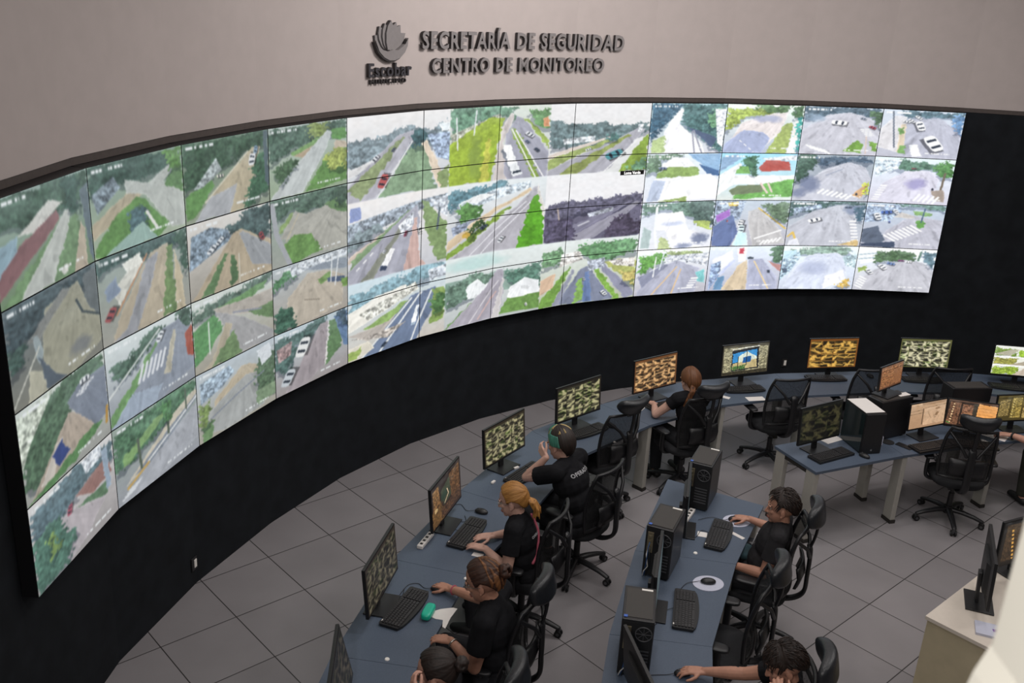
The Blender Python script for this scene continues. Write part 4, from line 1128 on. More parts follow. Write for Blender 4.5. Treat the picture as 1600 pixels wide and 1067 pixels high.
MON = [('M1', (-0.705, -5.735), 94, 'monitor cut by the lower picture edge, screen almost edge on', 13),
       ('M2', (-0.637, -4.619), 78, 'monitor with grey brown mosaic beside the turquoise glasses case', 5),
       ('M3', (-0.268, -3.562), 72, 'monitor with dark brown picture in front of the blond woman', 5),
       ('M4', (0.181, -2.546), 54.5, 'monitor with yellowish mosaic in front of the green streaked hair', 5),
       ('M5', (0.888, -1.619), 41.6, 'monitor with green yellow mosaic behind the green streaked hair', 4),
       ('M6', (1.741, -0.830), 35, 'monitor with orange mosaic left of the long haired woman', 4),
       ('M7', (2.800, -0.301), 21.3, 'monitor showing a blue window over a camera mosaic', 4),
       ('M8', (3.865, 0.023), 11.1, 'monitor with bright orange gold picture against the black wall', 3),
       ('M9', (4.964, 0.161), 3.2, 'monitor with pale green mosaic of thirty small pictures', 3),
       ('M10', (6.010, 0.045), -6, 'monitor with three white banded pictures at the far end', 3)]
for key, c, h, lab, tl in MON:
    monitor(key, c, math.radians(h), lab, tilt=tl)
monitor('R1', (3.130, -1.915), math.radians(30.4), 'monitor with dim camouflage like picture beside the glass sided computer', w=0.56, h=0.37, tilt=4)
monitor('R3', (4.315, -1.505), math.radians(24.9), 'monitor with beige page beside the tall black computer', w=0.49, h=0.28, zb=0.10, tilt=4)
monitor('R4', (4.755, -1.478), math.radians(-12.8), 'monitor with orange page behind the chair headrest', w=0.47, h=0.29, zb=0.10, tilt=4)
monitor('R5', (5.335, -1.245), math.radians(11.4), 'monitor with olive page cut by the right picture edge', w=0.49, h=0.29, zb=0.10, tilt=4)
monitor('N', (1.605, -3.475), math.radians(77), 'monitor seen edge on between the first two computer towers', w=0.60, h=0.36, tilt=2)
monitor('N', (1.205, -4.560), math.radians(77), 'monitor seen edge on behind the unused keyboard', w=0.60, h=0.36, tilt=2)
monitor('N', (0.955, -5.625), math.radians(100), 'monitor turned away, dark back cut by the lower picture edge', w=0.58, h=0.36, tilt=6)

# ---------------------------------------------------------------- computer towers
CT = {}


def tower(c, head, label, w=0.195, d=0.36, h=0.41, base=DZ, glass=False, rear=True, group='computer towers'):
    """local +y is the front, -y the rear with its ports"""
    t = thing('computer_tower', label, 'computer', (c[0], c[1], base), head, group)
    mb = MB()
    mb.box((0, 0, h / 2 + 0.006), (w, d, h - 0.012))
    mb.build('case', M['case'], t, bevel=0.004)
    mb = MB()
    mb.box((0, 0, h + 0.0015), (w * .86, d * .86, 0.004))
    mb.build('top_mesh', M['casemesh'], t, bevel=0.001)
    mb = MB()
    for q in (-1, 1):
        for s in (-1, 1):
            mb.box((q * w * .36, s * d * .38, 0.004), (0.03, 0.04, 0.008))
    mb.build('feet', M['black2'], t)
    if glass:
        mb = MB()
        mb.box((w / 2 + 0.002, 0, h / 2), (0.004, d * .94, h * .92))
        mb.build('side_glass', M['glass'], t)
    else:
        mb = MB()
        mb.box((w / 2 + 0.0015, 0, h / 2), (0.003, d * .95, h * .92))
        mb.build('side_panel', M['caseside'], t)
    if rear:
        mb = MB()
        mb.box((0, -d / 2 - 0.001, h / 2), (w * .94, 0.004, h * .93))
        rp = mb.build('rear_panel', M['black2'], t)
        mb = MB()
        mb.box((-w * .3, -d / 2 - 0.006, h * .70), (0.042, 0.012, 0.16))
        for z in (.58, .66, .74, .82):
            mb.box((-w * .3, -d / 2 - 0.014, h * z), (0.02, 0.012, 0.018))
        mb.build('port_cluster', M['io'], rp)
        mb = MB()
        mb.tube([(w * .2 + 0.05 * math.cos(a), -d / 2 - 0.006, h * .78 + 0.05 * math.sin(a)) for a in np.linspace(0, 2 * math.pi, 20)[:-1]],
                0.004, 6, closed=True)
        for a in np.linspace(0, math.pi, 5)[:-1]:
            mb.tube([(w * .2 + 0.05 * math.cos(a), -d / 2 - 0.006, h * .78 + 0.05 * math.sin(a)),
                     (w * .2 - 0.05 * math.cos(a), -d / 2 - 0.006, h * .78 - 0.05 * math.sin(a))], 0.002, 5)
        mb.build('fan_grille', M['grayplastic'], rp)
        mb = MB()
        for z in (.18, .24, .30, .36, .42, .48):
            mb.box((w * .16, -d / 2 - 0.004, h * z), (0.10, 0.004, 0.010))
        mb.build('slot_covers', M['grayplastic'], rp)
        mb = MB()
        mb.box((w * .22, d * .40, h + 0.005), (0.07, 0.016, 0.004))
        mb.build('front_label', M['label'], t)
        mb = MB()
        mb.box((-w * .40, -d * .42, h + 0.004), (0.022, 0.022, 0.003))
        mb.build('sticker', M['blue'], t)
        # cables from the rear ports to the desk
        for k, (x, z, r_, mt_) in enumerate(((-w * .3, .72, .004, M['bluecable']), (-w * .24, .62, .0035, M['cable']), (-w * .34, .58, .0035, M['label']))):
            mb = MB()
            mb.tube([(x, -d / 2 - 0.01, h * z), (x, -d / 2 - 0.05, h * z - 0.03), (x + 0.01 * k, -d / 2 - 0.06, h * z * .5),
                     (x - 0.01, -d / 2 - 0.04, 0.06), (x - 0.02, -d / 2 - 0.01, 0.006)], r_, 6)
            mb.build('rear_cable', mt_, t)
    else:
        mb = MB()
        mb.box((0, d / 2 + 0.004, h / 2), (w * .98, 0.012, h * .98))
        mb.build('front_panel', M['black'], t, bevel=0.004)
        mb = MB()
        mb.box((0, d / 2 + 0.0115, h * .1), (0.016, 0.003, 0.016))
        mb.build('badge', M['silver'], t)
    return t


def hd(a, b):
    return math.atan2(b[1] - a[1], b[0] - a[0])


tower((1.815, -2.968), math.radians(65 - 90), 'computer tower at the far end of the middle row')
tower((1.327, -3.994), math.radians(66 - 90), 'computer tower second from the far end of the middle row')
tower((0.988, -5.065), math.radians(80 - 90), 'nearest computer tower of the middle row with pale port block')
tower((3.585, -1.755), math.radians(-168), 'glass sided computer with a white paper on top', w=0.21, d=0.36, glass=True, rear=False)
tower((3.918, -1.482), math.radians(28), 'tall black computer carrying a small monitor', w=0.42, d=0.19, h=0.41, rear=False)
tower((4.862, -1.085), math.radians(8), 'wide black computer behind the orange lit screens', w=0.43, d=0.19, h=0.41, rear=False)
monitor('R2', (3.905, -1.455), math.radians(38.9), 'small monitor with brown page standing on a black computer', w=0.41, h=0.25, zb=0.07, tilt=3, base=DZ + 0.414, stand=0.02)


# ---------------------------------------------------------------- keyboards and mice
def keyboard_parts(curved=True):
    w, d = 0.46, 0.175
    out = [(-w / 2 + 0.01, d / 2), (w / 2 - 0.01, d / 2), (w / 2, d / 2 - 0.012), (w / 2, -d / 2 + 0.035)]
    if curved:
        for k in range(1, 12):
            q = w / 2 - w * k / 12
            out.append((q, -d / 2 + 0.026 * (abs(q) / (w / 2)) ** 2))
    else:
        out += [(w / 2, -d / 2 + 0.008), (-w / 2, -d / 2 + 0.008)]
    out += [(-w / 2, -d / 2 + 0.035), (-w / 2, d / 2 - 0.012)]
    body = MB()
    body.prism(out, 0.003, 0.022)
    keys = MB()
    rows = [(0.064, [1] * 15), (0.040, [1] * 14), (0.018, [1.4] + [1] * 12), (-0.004, [1.7] + [1] * 11), (-0.026, [2.1] + [1] * 10 + [1.6]),
            (-0.048, [1.4, 1.2, 1.3, 5.4, 1.3, 1.2, 1.5])]
    for y, ws in rows:
        x = -w / 2 + 0.016
        tot = sum(ws)
        u = 0.295 / tot
        for q in ws:
            keys.box((x + q * u / 2, y, 0.0255), (q * u - 0.004, 0.0165, 0.008))
            x += q * u
        for b0, n_ in ((0.100, 3), (0.158, 3)):
            for k in range(n_):
                keys.box((b0 + k * 0.019, y, 0.0255), (0.0155, 0.0165, 0.008))
    return body.mesh('body'), keys.mesh('keys')


KB = {}
for cv in (True, False):
    a, b = keyboard_parts(cv)
    a.materials.append(M['black'])
    b.materials.append(M['keys'])
    KB[cv] = (a, b)


def keyboard(c, head, label, z=DZ, curved=True, cable=None, base=None):
    t = thing('keyboard', label, 'keyboard', (c[0], c[1], z), math.radians(head), 'keyboards on the desks')
    for nm, me in zip(('body', 'keys'), KB[curved]):
        o = bpy.data.objects.new(nm, me)
        COL.objects.link(o)
        o.parent = t
        if nm == 'body':
            b = o.modifiers.new('bevel', 'BEVEL')
            b.width = 0.004
            b.limit_method = 'ANGLE'
    mb = MB()
    mb.box((-0.19, 0.078, 0.0225), (0.018, 0.007, 0.001))
    mb.build('badge', M['label'], t)
    if cable:
        mb = MB()
        mb.tube(smooth_path([(0.0, 0.087, 0.012)] + [(x, y, 0.004) for x, y in cable]), 0.0022, 6)
        mb.build('cable', M['cable'], t)
    return t


def smooth_path(pts, n=6):
    P = [Vector(p) for p in pts]
    out = []
    for i in range(len(P) - 1):
        p0, p1, p2, p3 = P[max(i - 1, 0)], P[i], P[i + 1], P[min(i + 2, len(P) - 1)]
        for k in range(n):
            t = k / n
            out.append(0.5 * ((2 * p1) + (p2 - p0) * t + (2 * p0 - 5 * p1 + 4 * p2 - p3) * t * t + (3 * p1 - p0 - 3 * p2 + p3) * t ** 3))
    out.append(P[-1])
    return out


def mouse(c, head, label, z=DZ, cable=None):
    t = thing('computer_mouse', label, 'mouse', (c[0], c[1], z), math.radians(head), 'computer mice')
    mb = MB()
    vs = []
    mb.ell((0, 0, 0.012), (0.031, 0.056, 0.026), nu=18, nv=12)
    mb.v = [(x, y, max(z_, 0.002)) for x, y, z_ in mb.v]
    mb.build('body', M['black'], t)
    mb = MB()
    mb.tube([(-0.004, 0.028, 0.034), (0.004, 0.028, 0.034)], 0.006, 8, cap='flat')
    mb.build('wheel', M['grayplastic'], t)
    if cable:
        mb = MB()
        mb.tube(smooth_path([(0, 0.054, 0.012)] + [(x, y, 0.004) for x, y in cable]), 0.0022, 6)
        mb.build('cable', M['cable'], t)
    return t


KBS = [((-0.484, -4.655), 68, 'keyboard beside the turquoise glasses case', True), ((-0.10, -3.67), 68, 'keyboard under the hands of the blond woman', True),
       ((0.36, -2.66), 55, 'keyboard behind the raised forearm of the green haired person', True),
       ((0.975, -1.745), 40, 'keyboard on the desk with the empty headrest chair', True), ((1.845, -1.03), 30, 'keyboard left of the long haired woman', True),
       ((2.77, -0.50), 14, 'keyboard below the blue window screen', True), ((3.80, -0.06), 6, 'keyboard below the orange gold screen', True),
       ((4.93, 0.03), 2, 'keyboard below the pale green mosaic screen', True), ((5.90, -0.07), -8, 'keyboard below the three banded screen', True),
       ((1.86, -3.545), 68, 'keyboard beside the man in grey', True), ((1.415, -4.545), 78, 'keyboard with unused mouse near the empty chair', True),
       ((3.225, -2.03), 30, 'flat keyboard in front of the glass sided computer', False), ((4.30, -1.74), 22, 'keyboard below the beige page', False),
       ((4.73, -1.66), -6, 'keyboard half hidden by the dark headrest', False)]
CBL = {0: [(0.03, 0.14), (0.10, 0.17), (0.12, 0.10), (0.2, 0.12)], 1: [(0.03, 0.16), (0.12, 0.18), (0.16, 0.10), (0.24, 0.14)], 9: [(0.02, 0.15), (-0.1, 0.17), (-0.14, 0.24)],
       10: [(-0.04, 0.14), (-0.14, 0.16), (-0.22, 0.2)]}
for k, (c, h, lab, cv) in enumerate(KBS):
    keyboard(c, h, lab, curved=cv, cable=CBL.get(k))
mouse((-0.01, -3.335), 70, 'mouse lying free near the blond woman', cable=[(-0.02, 0.12), (0.05, 0.2), (-0.02, 0.27), (-0.12, 0.24), (-0.18, 0.28)])
mouse((-0.285, -4.42), 78, 'mouse under the hand with the bracelet', cable=[(0.0, 0.1), (0.04, 0.16), (0.0, 0.22), (-0.12, 0.24)])
mouse((1.21, -1.595), 60, 'mouse beside the empty headrest chair', cable=[(0.0, 0.1), (-0.08, 0.16)])
mouse((4.35, 0.08), 10, 'mouse standing by the wall beside the brown page monitor', cable=[(0.0, 0.1), (0.05, 0.16)])
mouse((3.545, -2.01), 40, 'mouse at the corner of the glass sided computer')
mouse((1.637, -4.195), 88, 'unused mouse on a round white pad', z=DZ + 0.004, cable=[(0.0, 0.09), (-0.03, 0.16), (-0.12, 0.22), (-0.2, 0.26)])
mouse((2.035, -3.29), 94, 'mouse under the hand of the man in grey', z=DZ + 0.004, cable=[(0.0, 0.1), (0.04, 0.18), (0.0, 0.3)])
mouse((1.275, -5.205), 96, 'mouse under the hand of the tattooed arm', cable=[(0.0, 0.1), (0.0, 0.2), (-0.02, 0.3)])


def pad(c, label, r=(0.115, 0.095), rz=0.0):
    mb = MB()
    mb.prism([(r[0] * math.cos(a), r[1] * math.sin(a)) for a in np.linspace(0, 2 * math.pi, 33)[:-1]], 0, 0.004)
    tag(mb.build('mouse_pad', M['padw'], loc=(c[0], c[1], DZ), rz=rz), label, 'mouse pad', 'pale round mouse pads')


pad((1.637, -4.20), 'pale round mouse pad under the unused mouse', rz=0.3)
pad((2.05, -3.295), 'pale round mouse pad under the hand of the man in grey', rz=0.3)


def paper(c, size, rz, label, z=DZ, name='paper_sheet', cat='paper', th=0.002, material=None, pts=None):
    mb = MB()
    if pts:
        mb.prism(pts, 0, th)
    else:
        mb.box((0, 0, th / 2), (size[0], size[1], th))
    return tag(mb.build(name, material or M['paper'], loc=(c[0], c[1], z), rz=math.radians(rz)), label, cat)


paper((-0.235, -4.70), None, 0, 'torn white paper beside the turquoise glasses case',
      pts=[(-0.09, 0.03), (-0.02, 0.07), (0.06, 0.09), (0.09, 0.08), (0.05, -0.02), (0.02, -0.14), (0.0, -0.12), (0.0, -0.05), (-0.05, -0.04), (-0.08, -0.02)])
paper((-0.025, -3.95), (0.05, 0.08), 70, 'white slip at the desk edge near the typing hands')
paper((1.725, -3.525), (0.075, 0.075), 75, 'square white note left of the middle row keyboard', name='paper_note')
paper((2.005, -3.52), (0.035, 0.12), 40, 'narrow white paper strip right of the middle row keyboard', name='paper_note')
paper((2.84, -0.72), (0.20, 0.10), 12, 'white paper on the desk edge by the chair without headrest')
paper((2.49, -0.70), (0.16, 0.06), -30, 'white paper slip beside the keyboard of the blue window screen')
paper((1.93, -1.22), (0.05, 0.03), 20, 'small white note at the desk edge by the long haired woman', name='paper_note')
paper((1.55, -1.10), (0.16, 0.10), 60, 'pale cloth like paper behind the empty chair headrest')
paper((3.58, -1.752), (0.20, 0.33), -168, 'white printed sheet on top of the glass sided computer', z=DZ + 0.414)
paper((4.06, -1.43), (0.14, 0.07), 25, 'white slip on the computer carrying the small monitor', z=DZ + 0.414)
paper((4.86, -1.60), (0.20, 0.14), 30, 'loose white papers beside the wrist watch')
paper((5.08, -1.40), (0.22, 0.15), -40, 'white sheet beneath the hand with the wrist watch')
paper((3.35, -1.66), (0.22, 0.10), 32, 'white sheet behind the stand of the dim camouflage monitor')

# phone, round coaster, little bottle on the side row
mb = MB()
mb.box((0, 0, 0.005), (0.075, 0.155, 0.009))
ph = tag(mb.build('mobile_phone', M['black'], loc=(4.03, -1.74, DZ), rz=math.radians(40), bevel=0.003), 'black phone lying beside the tall black computer', 'phone')
mb = MB()
mb.prism([(0.06 * math.cos(a), 0.06 * math.sin(a)) for a in np.linspace(0, 2 * math.pi, 25)[:-1]], 0, 0.006)
tag(mb.build('coaster', M['black2'], loc=(3.90, -1.66, DZ)), 'dark round coaster beside the tall black computer', 'coaster')
bt = thing('spray_bottle', 'small clear bottle beside the glass sided computer', 'bottle', (3.80, -1.72, DZ))
mb = MB()
mb.tube([(0, 0, 0.002), (0, 0, 0.08), (0, 0, 0.1)], [0.022, 0.022, 0.012], 14, cap='flat')
mb.build('bottle_body', M['padw'], bt)
mb = MB()
mb.tube([(0, 0, 0.098), (0, 0, 0.13)], [0.010, 0.008], 10, cap='flat')
mb.build('cap', M['label'], bt)

# white cable grommets set in the desk tops
for k, x, y in ((0, -0.556, -5.167), (1, -0.10, -4.26), (4, 1.21, -1.93), (11, 1.33, -4.05), (12, 1.62, -3.80)):
    mb = MB()
    mb.tube([(x, y, DZ + 0.0005), (x, y, DZ + 0.006)], [0.016, 0.013], 14, cap='flat')
    tag(mb.build('grommet', M['label'], DK[k]), 'white grommet')

# power strips
ps = thing('power_strip', 'white power strip behind the dark brown picture monitor', 'power strip', (-0.42, -3.80, DZ), math.radians(70))
mb = MB()
mb.box((0, 0, 0.014), (0.22, 0.045, 0.027))
mb.build('strip_body', M['paper'], ps, bevel=0.004)
mb = MB()
for k in range(4):
    mb.box((-0.075 + k * 0.05, 0, 0.029), (0.02, 0.02, 0.003))
mb.build('sockets', M['black2'], ps)
ps = thing('power_strip', 'white power strip between the first two computer towers', 'power strip', (1.66, -3.27, DZ), math.radians(62))
mb = MB()
mb.box((0, 0, 0.014), (0.24, 0.045, 0.027))
mb.build('strip_body', M['paper'], ps, bevel=0.004)
mb = MB()
for k in range(4):
    mb.box((-0.075 + k * 0.05, 0, 0.029), (0.02, 0.02, 0.003))
mb.build('sockets', M['black2'], ps)
for k, (c_, rz_, lab) in enumerate((((0.08, -2.83), 60, 'small pale plug beside the yellowish mosaic monitor stand'), ((0.28, -2.55), 40, 'pale plug right of the yellowish mosaic monitor stand'))):
    mb = MB()
    mb.box((0, 0, 0.009), (0.05, 0.022, 0.017))
    tag(mb.build('cable_plug', M['paper'], loc=(*c_, DZ), rz=math.radians(rz_), bevel=0.003), lab, 'plug')


# wall sockets
def socket(i, s, z, label):
    e = Vector((math.cos(HEAD[i]), math.sin(HEAD[i])))
    n = Vector((-e.y, e.x))
    p = Vector((VX[i], VY[i])) + e * s + n * 0.104
    t = thing('wall_socket', label, 'socket', (p.x, p.y, z), HEAD[i], 'wall sockets')
    mb = MB()
    mb.box((0, -0.006, 0), (0.075, 0.012, 0.115))
    mb.build('plate', M['black'], t, bevel=0.003)
    mb = MB()
    mb.box((0.008, -0.014, 0), (0.032, 0.008, 0.07))
    mb.build('outlet', M['label'], t, bevel=0.002)


socket(1, 0.99, 0.20, 'wall socket low on the black wall below the left screens')
socket(10, 0.30, 0.20, 'wall socket on the black wall between the blue window and orange screens')
socket(0, 0.42, 0.10, 'wall socket at the floor edge in the lower left corner')

# ---------------------------------------------------------------- white counter at the lower right
K0, K1, K2 = Vector((2.972, -4.716)), Vector((3.70, -4.085)), Vector((3.29, -5.13))
e1 = (K1 - K0).normalized()
e2 = Vector((e1.y, -e1.x))
ct = thing('counter', 'pale counter with cream top in the lower right corner', 'counter')
P = [K0, K0 + e1 * 1.5, K0 + e1 * 1.5 + e2 * 1.2, K0 + e2 * 1.2]
mb = MB()
mb.prism([tuple(p) for p in P], 0.875, 0.90)
mb.build('top', M['cream'], ct, bevel=0.002)
c_ = (P[0] + P[2]) / 2
P2 = [p + (c_ - p).normalized() * 0.02 for p in P]
mb = MB()
mb.prism([tuple(p) for p in P2], 0.0, 0.875)
mb.build('body', M['cabinet'], ct)
monitor('N', (3.44, -4.55), math.radians(68), 'curved monitor seen from its side on the pale counter', w=0.56, h=0.36, zb=0.11, tilt=3, base=0.90, stand=0.03)
monitor('D1', (3.87, -4.15), math.radians(25), 'monitor with amber dots half hidden by the pillar', w=0.5, h=0.36, zb=0.10, tilt=2, base=0.90)
nb = thing('notebook', 'white notebook with violet print on the pale counter', 'notebook', (3.355, -4.87, 0.90), math.radians(-22))
mb = MB()
mb.box((0, 0, 0.008), (0.22, 0.15, 0.016))
mb.build('pages', M['padw'], nb)
mb = MB()
mb.box((0.02, 0.0, 0.0165), (0.05, 0.03, 0.001), rz=0.2)
mb.build('print', mat('violet_print', '6a3a90', 0.6, noise=0.05), nb)

# ---------------------------------------------------------------- swivel chairs (local +y is where the sitter looks)
def rounded_pad(c, size, e=3.2, nu=28, nv=12, bend=0.0, R=None):
    """soft pad: superellipsoid"""
    def sg_(v, p):
        return math.copysign(abs(v) ** p, v)
    mb = MB()
    mb.ell((0, 0, 0), (1, 1, 1), nu=nu, nv=nv)
    vs = []
    for x, y, z in mb.v:
        r = math.hypot(x, y)
        t = math.atan2(y, x)
        px = sg_(math.cos(t), 2 / e) * (r ** 0.35)
        py = sg_(math.sin(t), 2 / e) * (r ** 0.35)
        p = Vector((px * size[0] / 2, py * size[1] / 2, sg_(z, 0.7) * size[2] / 2))
        p.z += bend * (px * px)
        if R is not None:
            p = R @ p
        vs.append(tuple(Vector(c) + p))
    mb.v = vs
    return mb


# glasses case
gc = rounded_pad((0, 0, 0.027), (.072, .160, .052), e=3.6).build('glasses_case', M['teal'], loc=(-0.335, -4.70, DZ), rz=math.radians(-14))
tag(gc, 'turquoise glasses case lying on the curved desk', 'glasses case')
mb = MB()
mb.box((-0.034, 0, 0.028), (0.004, 0.11, 0.003))
mb.build('lid_seam', M['green_led'], gc)


def back_pt(u, z):
    """backrest surface; u -1..1 across, z height"""
    t = (z - 0.54) / 0.56
    wdt = 0.235 - 0.03 * abs(t - .35) - 0.03 * max(0, t - .75) * 3
    y = -0.235 - 0.05 * t + 0.05 * math.sin(t * math.pi) * 0.6 - 0.06 * max(0, t - .5) ** 2 + 0.045 * u * u
    return (u * wdt, y, z)


def make_chair():
    t = thing('office_chair', 'prototype', 'chair')
    b = MB()
    for k in range(5):
        a = math.radians(90 + 72 * k + 36)
        d = Vector((math.cos(a), math.sin(a), 0))
        b.tube([d * 0.03 + Vector((0, 0, .125)), d * 0.13 + Vector((0, 0, .118)), d * 0.24 + Vector((0, 0, .098)), d * 0.315 + Vector((0, 0, .075))],
               [.030, .027, .023, .020], 10, flat=(0.8, 1.1))
    b.tube([(0, 0, .085), (0, 0, .16)], [.045, .038], 14, cap='flat')
    b.build('star_base', M['frame'], t)
    for k in range(5):
        a = math.radians(90 + 72 * k + 36)
        d = Vector((math.cos(a), math.sin(a), 0))
        c = d * 0.318
        s = Vector((-d.y, d.x, 0))
        w = MB()
        for q in (-1, 1):
            p = c + s * 0.017 * q + Vector((0, 0, .029))
            w.tube([p - s * .008, p + s * .008], .029, 14, cap='flat')
        cs = w.build('caster', M['black2'], t)
        f = MB()
        f.tube([c + Vector((0, 0, .030)), c + Vector((0, 0, .078))], [.012, .018], 10, cap='flat')
        for q in (-1, 1):
            p = c + s * 0.0265 * q + Vector((0, 0, .029))
            f.tube([p - s * .002, p + s * .002], .013, 10, cap='flat')
        f.build('hub_cap', M['grayplastic'], cs)
    g = MB()
    g.tube([(0, 0, .15), (0, 0, .30)], .027, 14, cap='flat')
    g.tube([(0, 0, .29), (0, 0, .42)], .017, 12, cap='flat')
    g.build('gas_lift', M['black'], t)
    g = MB()
    g.box((0, -0.03, .415), (.17, .24, .045))
    g.tube([(0.08, 0, .41), (0.22, 0, .405), (.25, 0, .40)], .007, 6)
    g.build('tilt_mechanism', M['frame'], t, bevel=0.006)
    rounded_pad((0, 0.02, .465), (.50, .49, .085), bend=0.012).build('seat', M['seat'], t)
    # backrest: netting in a tube frame
    zs = np.linspace(.56, 1.08, 10)
    us = np.linspace(-1, 1, 9)
    n = MB()
    n.sheet([[back_pt(u, z) for u in us] for z in zs])
    n.build('back_netting', M['mesh'], t)
    f = MB()
    loop = [back_pt(u, .56) for u in us] + [back_pt(1, z) for z in zs[1:-1]] + [back_pt(u, 1.08) for u in us[::-1]] + [back_pt(-1, z) for z in zs[::-1][1:-1]]
    f.tube(loop, .015, 8, closed=True)
    f.tube([back_pt(-.98, 1.03), (-.11, -.315, .93), (-.05, -.335, .84)], [.013, .014, .016], 8)
    f.tube([back_pt(.98, 1.03), (.11, -.315, .93), (.05, -.335, .84)], [.013, .014, .016], 8)
    f.build('back_frame', M['frame'], t)
    f = MB()
    f.tube(smooth_path([(0, -.05, .42), (0, -.22, .42), (0, -.335, .50), (0, -.345, .66), (0, -.34, .86), (0, -.325, .90)]), .024, 10, flat=(.7, 1.5))
    f.build('spine', M['frame'], t)
    l = MB()
    l.sheet([[(u * .17, -.275 - .03 * (1 - u * u) + .02 * abs(v), .70 + v * .085) for u in np.linspace(-1, 1, 9)] for v in np.linspace(-1, 1, 5)], .022, (0, -1, 0))
    l.build('lumbar_support', M['frame'], t)
    for q in (-1, 1):
        a = MB()
        a.tube(smooth_path([(q * .12, -.02, .43), (q * .25, -.02, .44), (q * .285, -.02, .50), (q * .285, -.02, .655)]), .018, 8, flat=(1, 1.5))
        ar = a.build('armrest', M['frame'], t)
        rounded_pad((q * .285, 0.03, .672), (.095, .26, .032), e=4, nu=20, nv=8).build('arm_pad', M['frame'], ar)
    # headrest
    h = MB()
    h.tube(smooth_path([(0, -.33, .88), (0, -.355, 1.0), (0, -.36, 1.10), (0, -.34, 1.17)]), .014, 8, flat=(.8, 1.5))
    h.tube([(-.07, -.35, 1.10), (.07, -.35, 1.10)], .011, 8)
    hb = h.build('headrest_bracket', M['frame'], t)
    R = Matrix.Rotation(math.radians(78), 3, 'X')
    rounded_pad((0, -.355, 1.20), (.36, .175, .085), e=3, bend=-0.06, R=R).build('headrest', M['leather'], t)
    return t


chair0 = make_chair()
CHAIRS = [
    # x, y, facing (degrees, world), headrest?, label
    (0.82, -2.97, 143, False, 'black swivel chair under the person with green streaked hair'),
    (1.12, -1.80, 128, True, 'empty black chair with tilted headrest and folded white paper behind it'),
    (1.99, -1.33, 118, True, 'black swivel chair under the long haired woman seen from behind'),
    (3.06, -0.72, 104, False, 'empty swivel chair without headrest below the blue window screen'),
    (4.08, -0.33, 100, False, 'empty swivel chair below the orange gold screen, mostly hidden'),
    (5.02, -0.18, 92, False, 'empty swivel chair behind the wide black computer'),
    (4.56, -1.80, 78, True, 'empty swivel chair with headrest before the orange page screen'),
    (5.72, -1.78, 88, False, 'swivel chair of the person cut by the right picture edge'),
    (0.33, -3.76, 158, False, 'black swivel chair under the blond woman'),
    (0.08, -4.87, 164, True, 'black swivel chair under the woman with the brown bun'),
    (-0.11, -5.76, 172, True, 'swivel chair with grey headrest at the lower picture edge'),
    (2.13, -3.79, 160, True, 'swivel chair under the man in the grey shirt'),
    (1.66, -4.56, 160, True, 'empty swivel chair pushed under the middle row desk'),
    (1.65, -5.54, 165, True, 'swivel chair under the man with the tattooed arm'),
]
for k, (x, y, f, hr, lab) in enumerate(CHAIRS):
    t = chair0 if k == 0 else copy_tree(chair0)
    t.location = (x, y, 0)
    t.rotation_euler = (0, 0, math.radians(f - 90))
    tag(t, lab, 'chair', 'black swivel chairs')
    t['want_headrest'] = hr
for t in [o for o in COL.objects if o.get('want_headrest') is not None]:
    if not t['want_headrest']:
        for ch in list(t.children):
            if ch.name.startswith('headrest'):
                for q in list(ch.children):
                    bpy.data.objects.remove(q)
                bpy.data.objects.remove(ch)
    elif t['label'].startswith(('empty black chair', 'black swivel chair under the long', 'empty swivel chair with headrest before')):
        # these headrests are tipped backwards on their bracket
        pv = Vector((0, -.345, 1.17))
        R_ = Matrix.Rotation(math.radians(48), 4, 'X')
        for ch in t.children:
            if ch.name.split('.')[0] == 'headrest':
                ch.matrix_local = Matrix.Translation(pv) @ R_ @ Matrix.Translation(-pv)
    del t['want_headrest']


# ---------------------------------------------------------------- people
def fuse(mb, name, material, parent, voxel=0.006, smooth=3):
    """grows one continuous skin over the collected shapes"""
    me = mb.mesh(name)
    ob = bpy.data.objects.new('tmp', me)
    COL.objects.link(ob)
    r = ob.modifiers.new('r', 'REMESH')
    r.mode = 'VOXEL'
    r.voxel_size = voxel
    r.use_smooth_shade = True
    if smooth:
        s = ob.modifiers.new('s', 'SMOOTH')
        s.factor = 0.5
        s.iterations = smooth
    dg = bpy.context.evaluated_depsgraph_get()
    out = bpy.data.meshes.new_from_object(ob.evaluated_get(dg))
    bpy.data.objects.remove(ob)
    bpy.data.meshes.remove(me)
    out.name = name
    out.materials.clear()
    out.materials.append(material)
    for p in out.polygons:
        p.use_smooth = True
    o = bpy.data.objects.new(name, out)
    COL.objects.link(o)
    if parent is not None:
        o.parent = parent
    return o


def frame(f, l, u):
    return Matrix((f, l, u)).transposed()


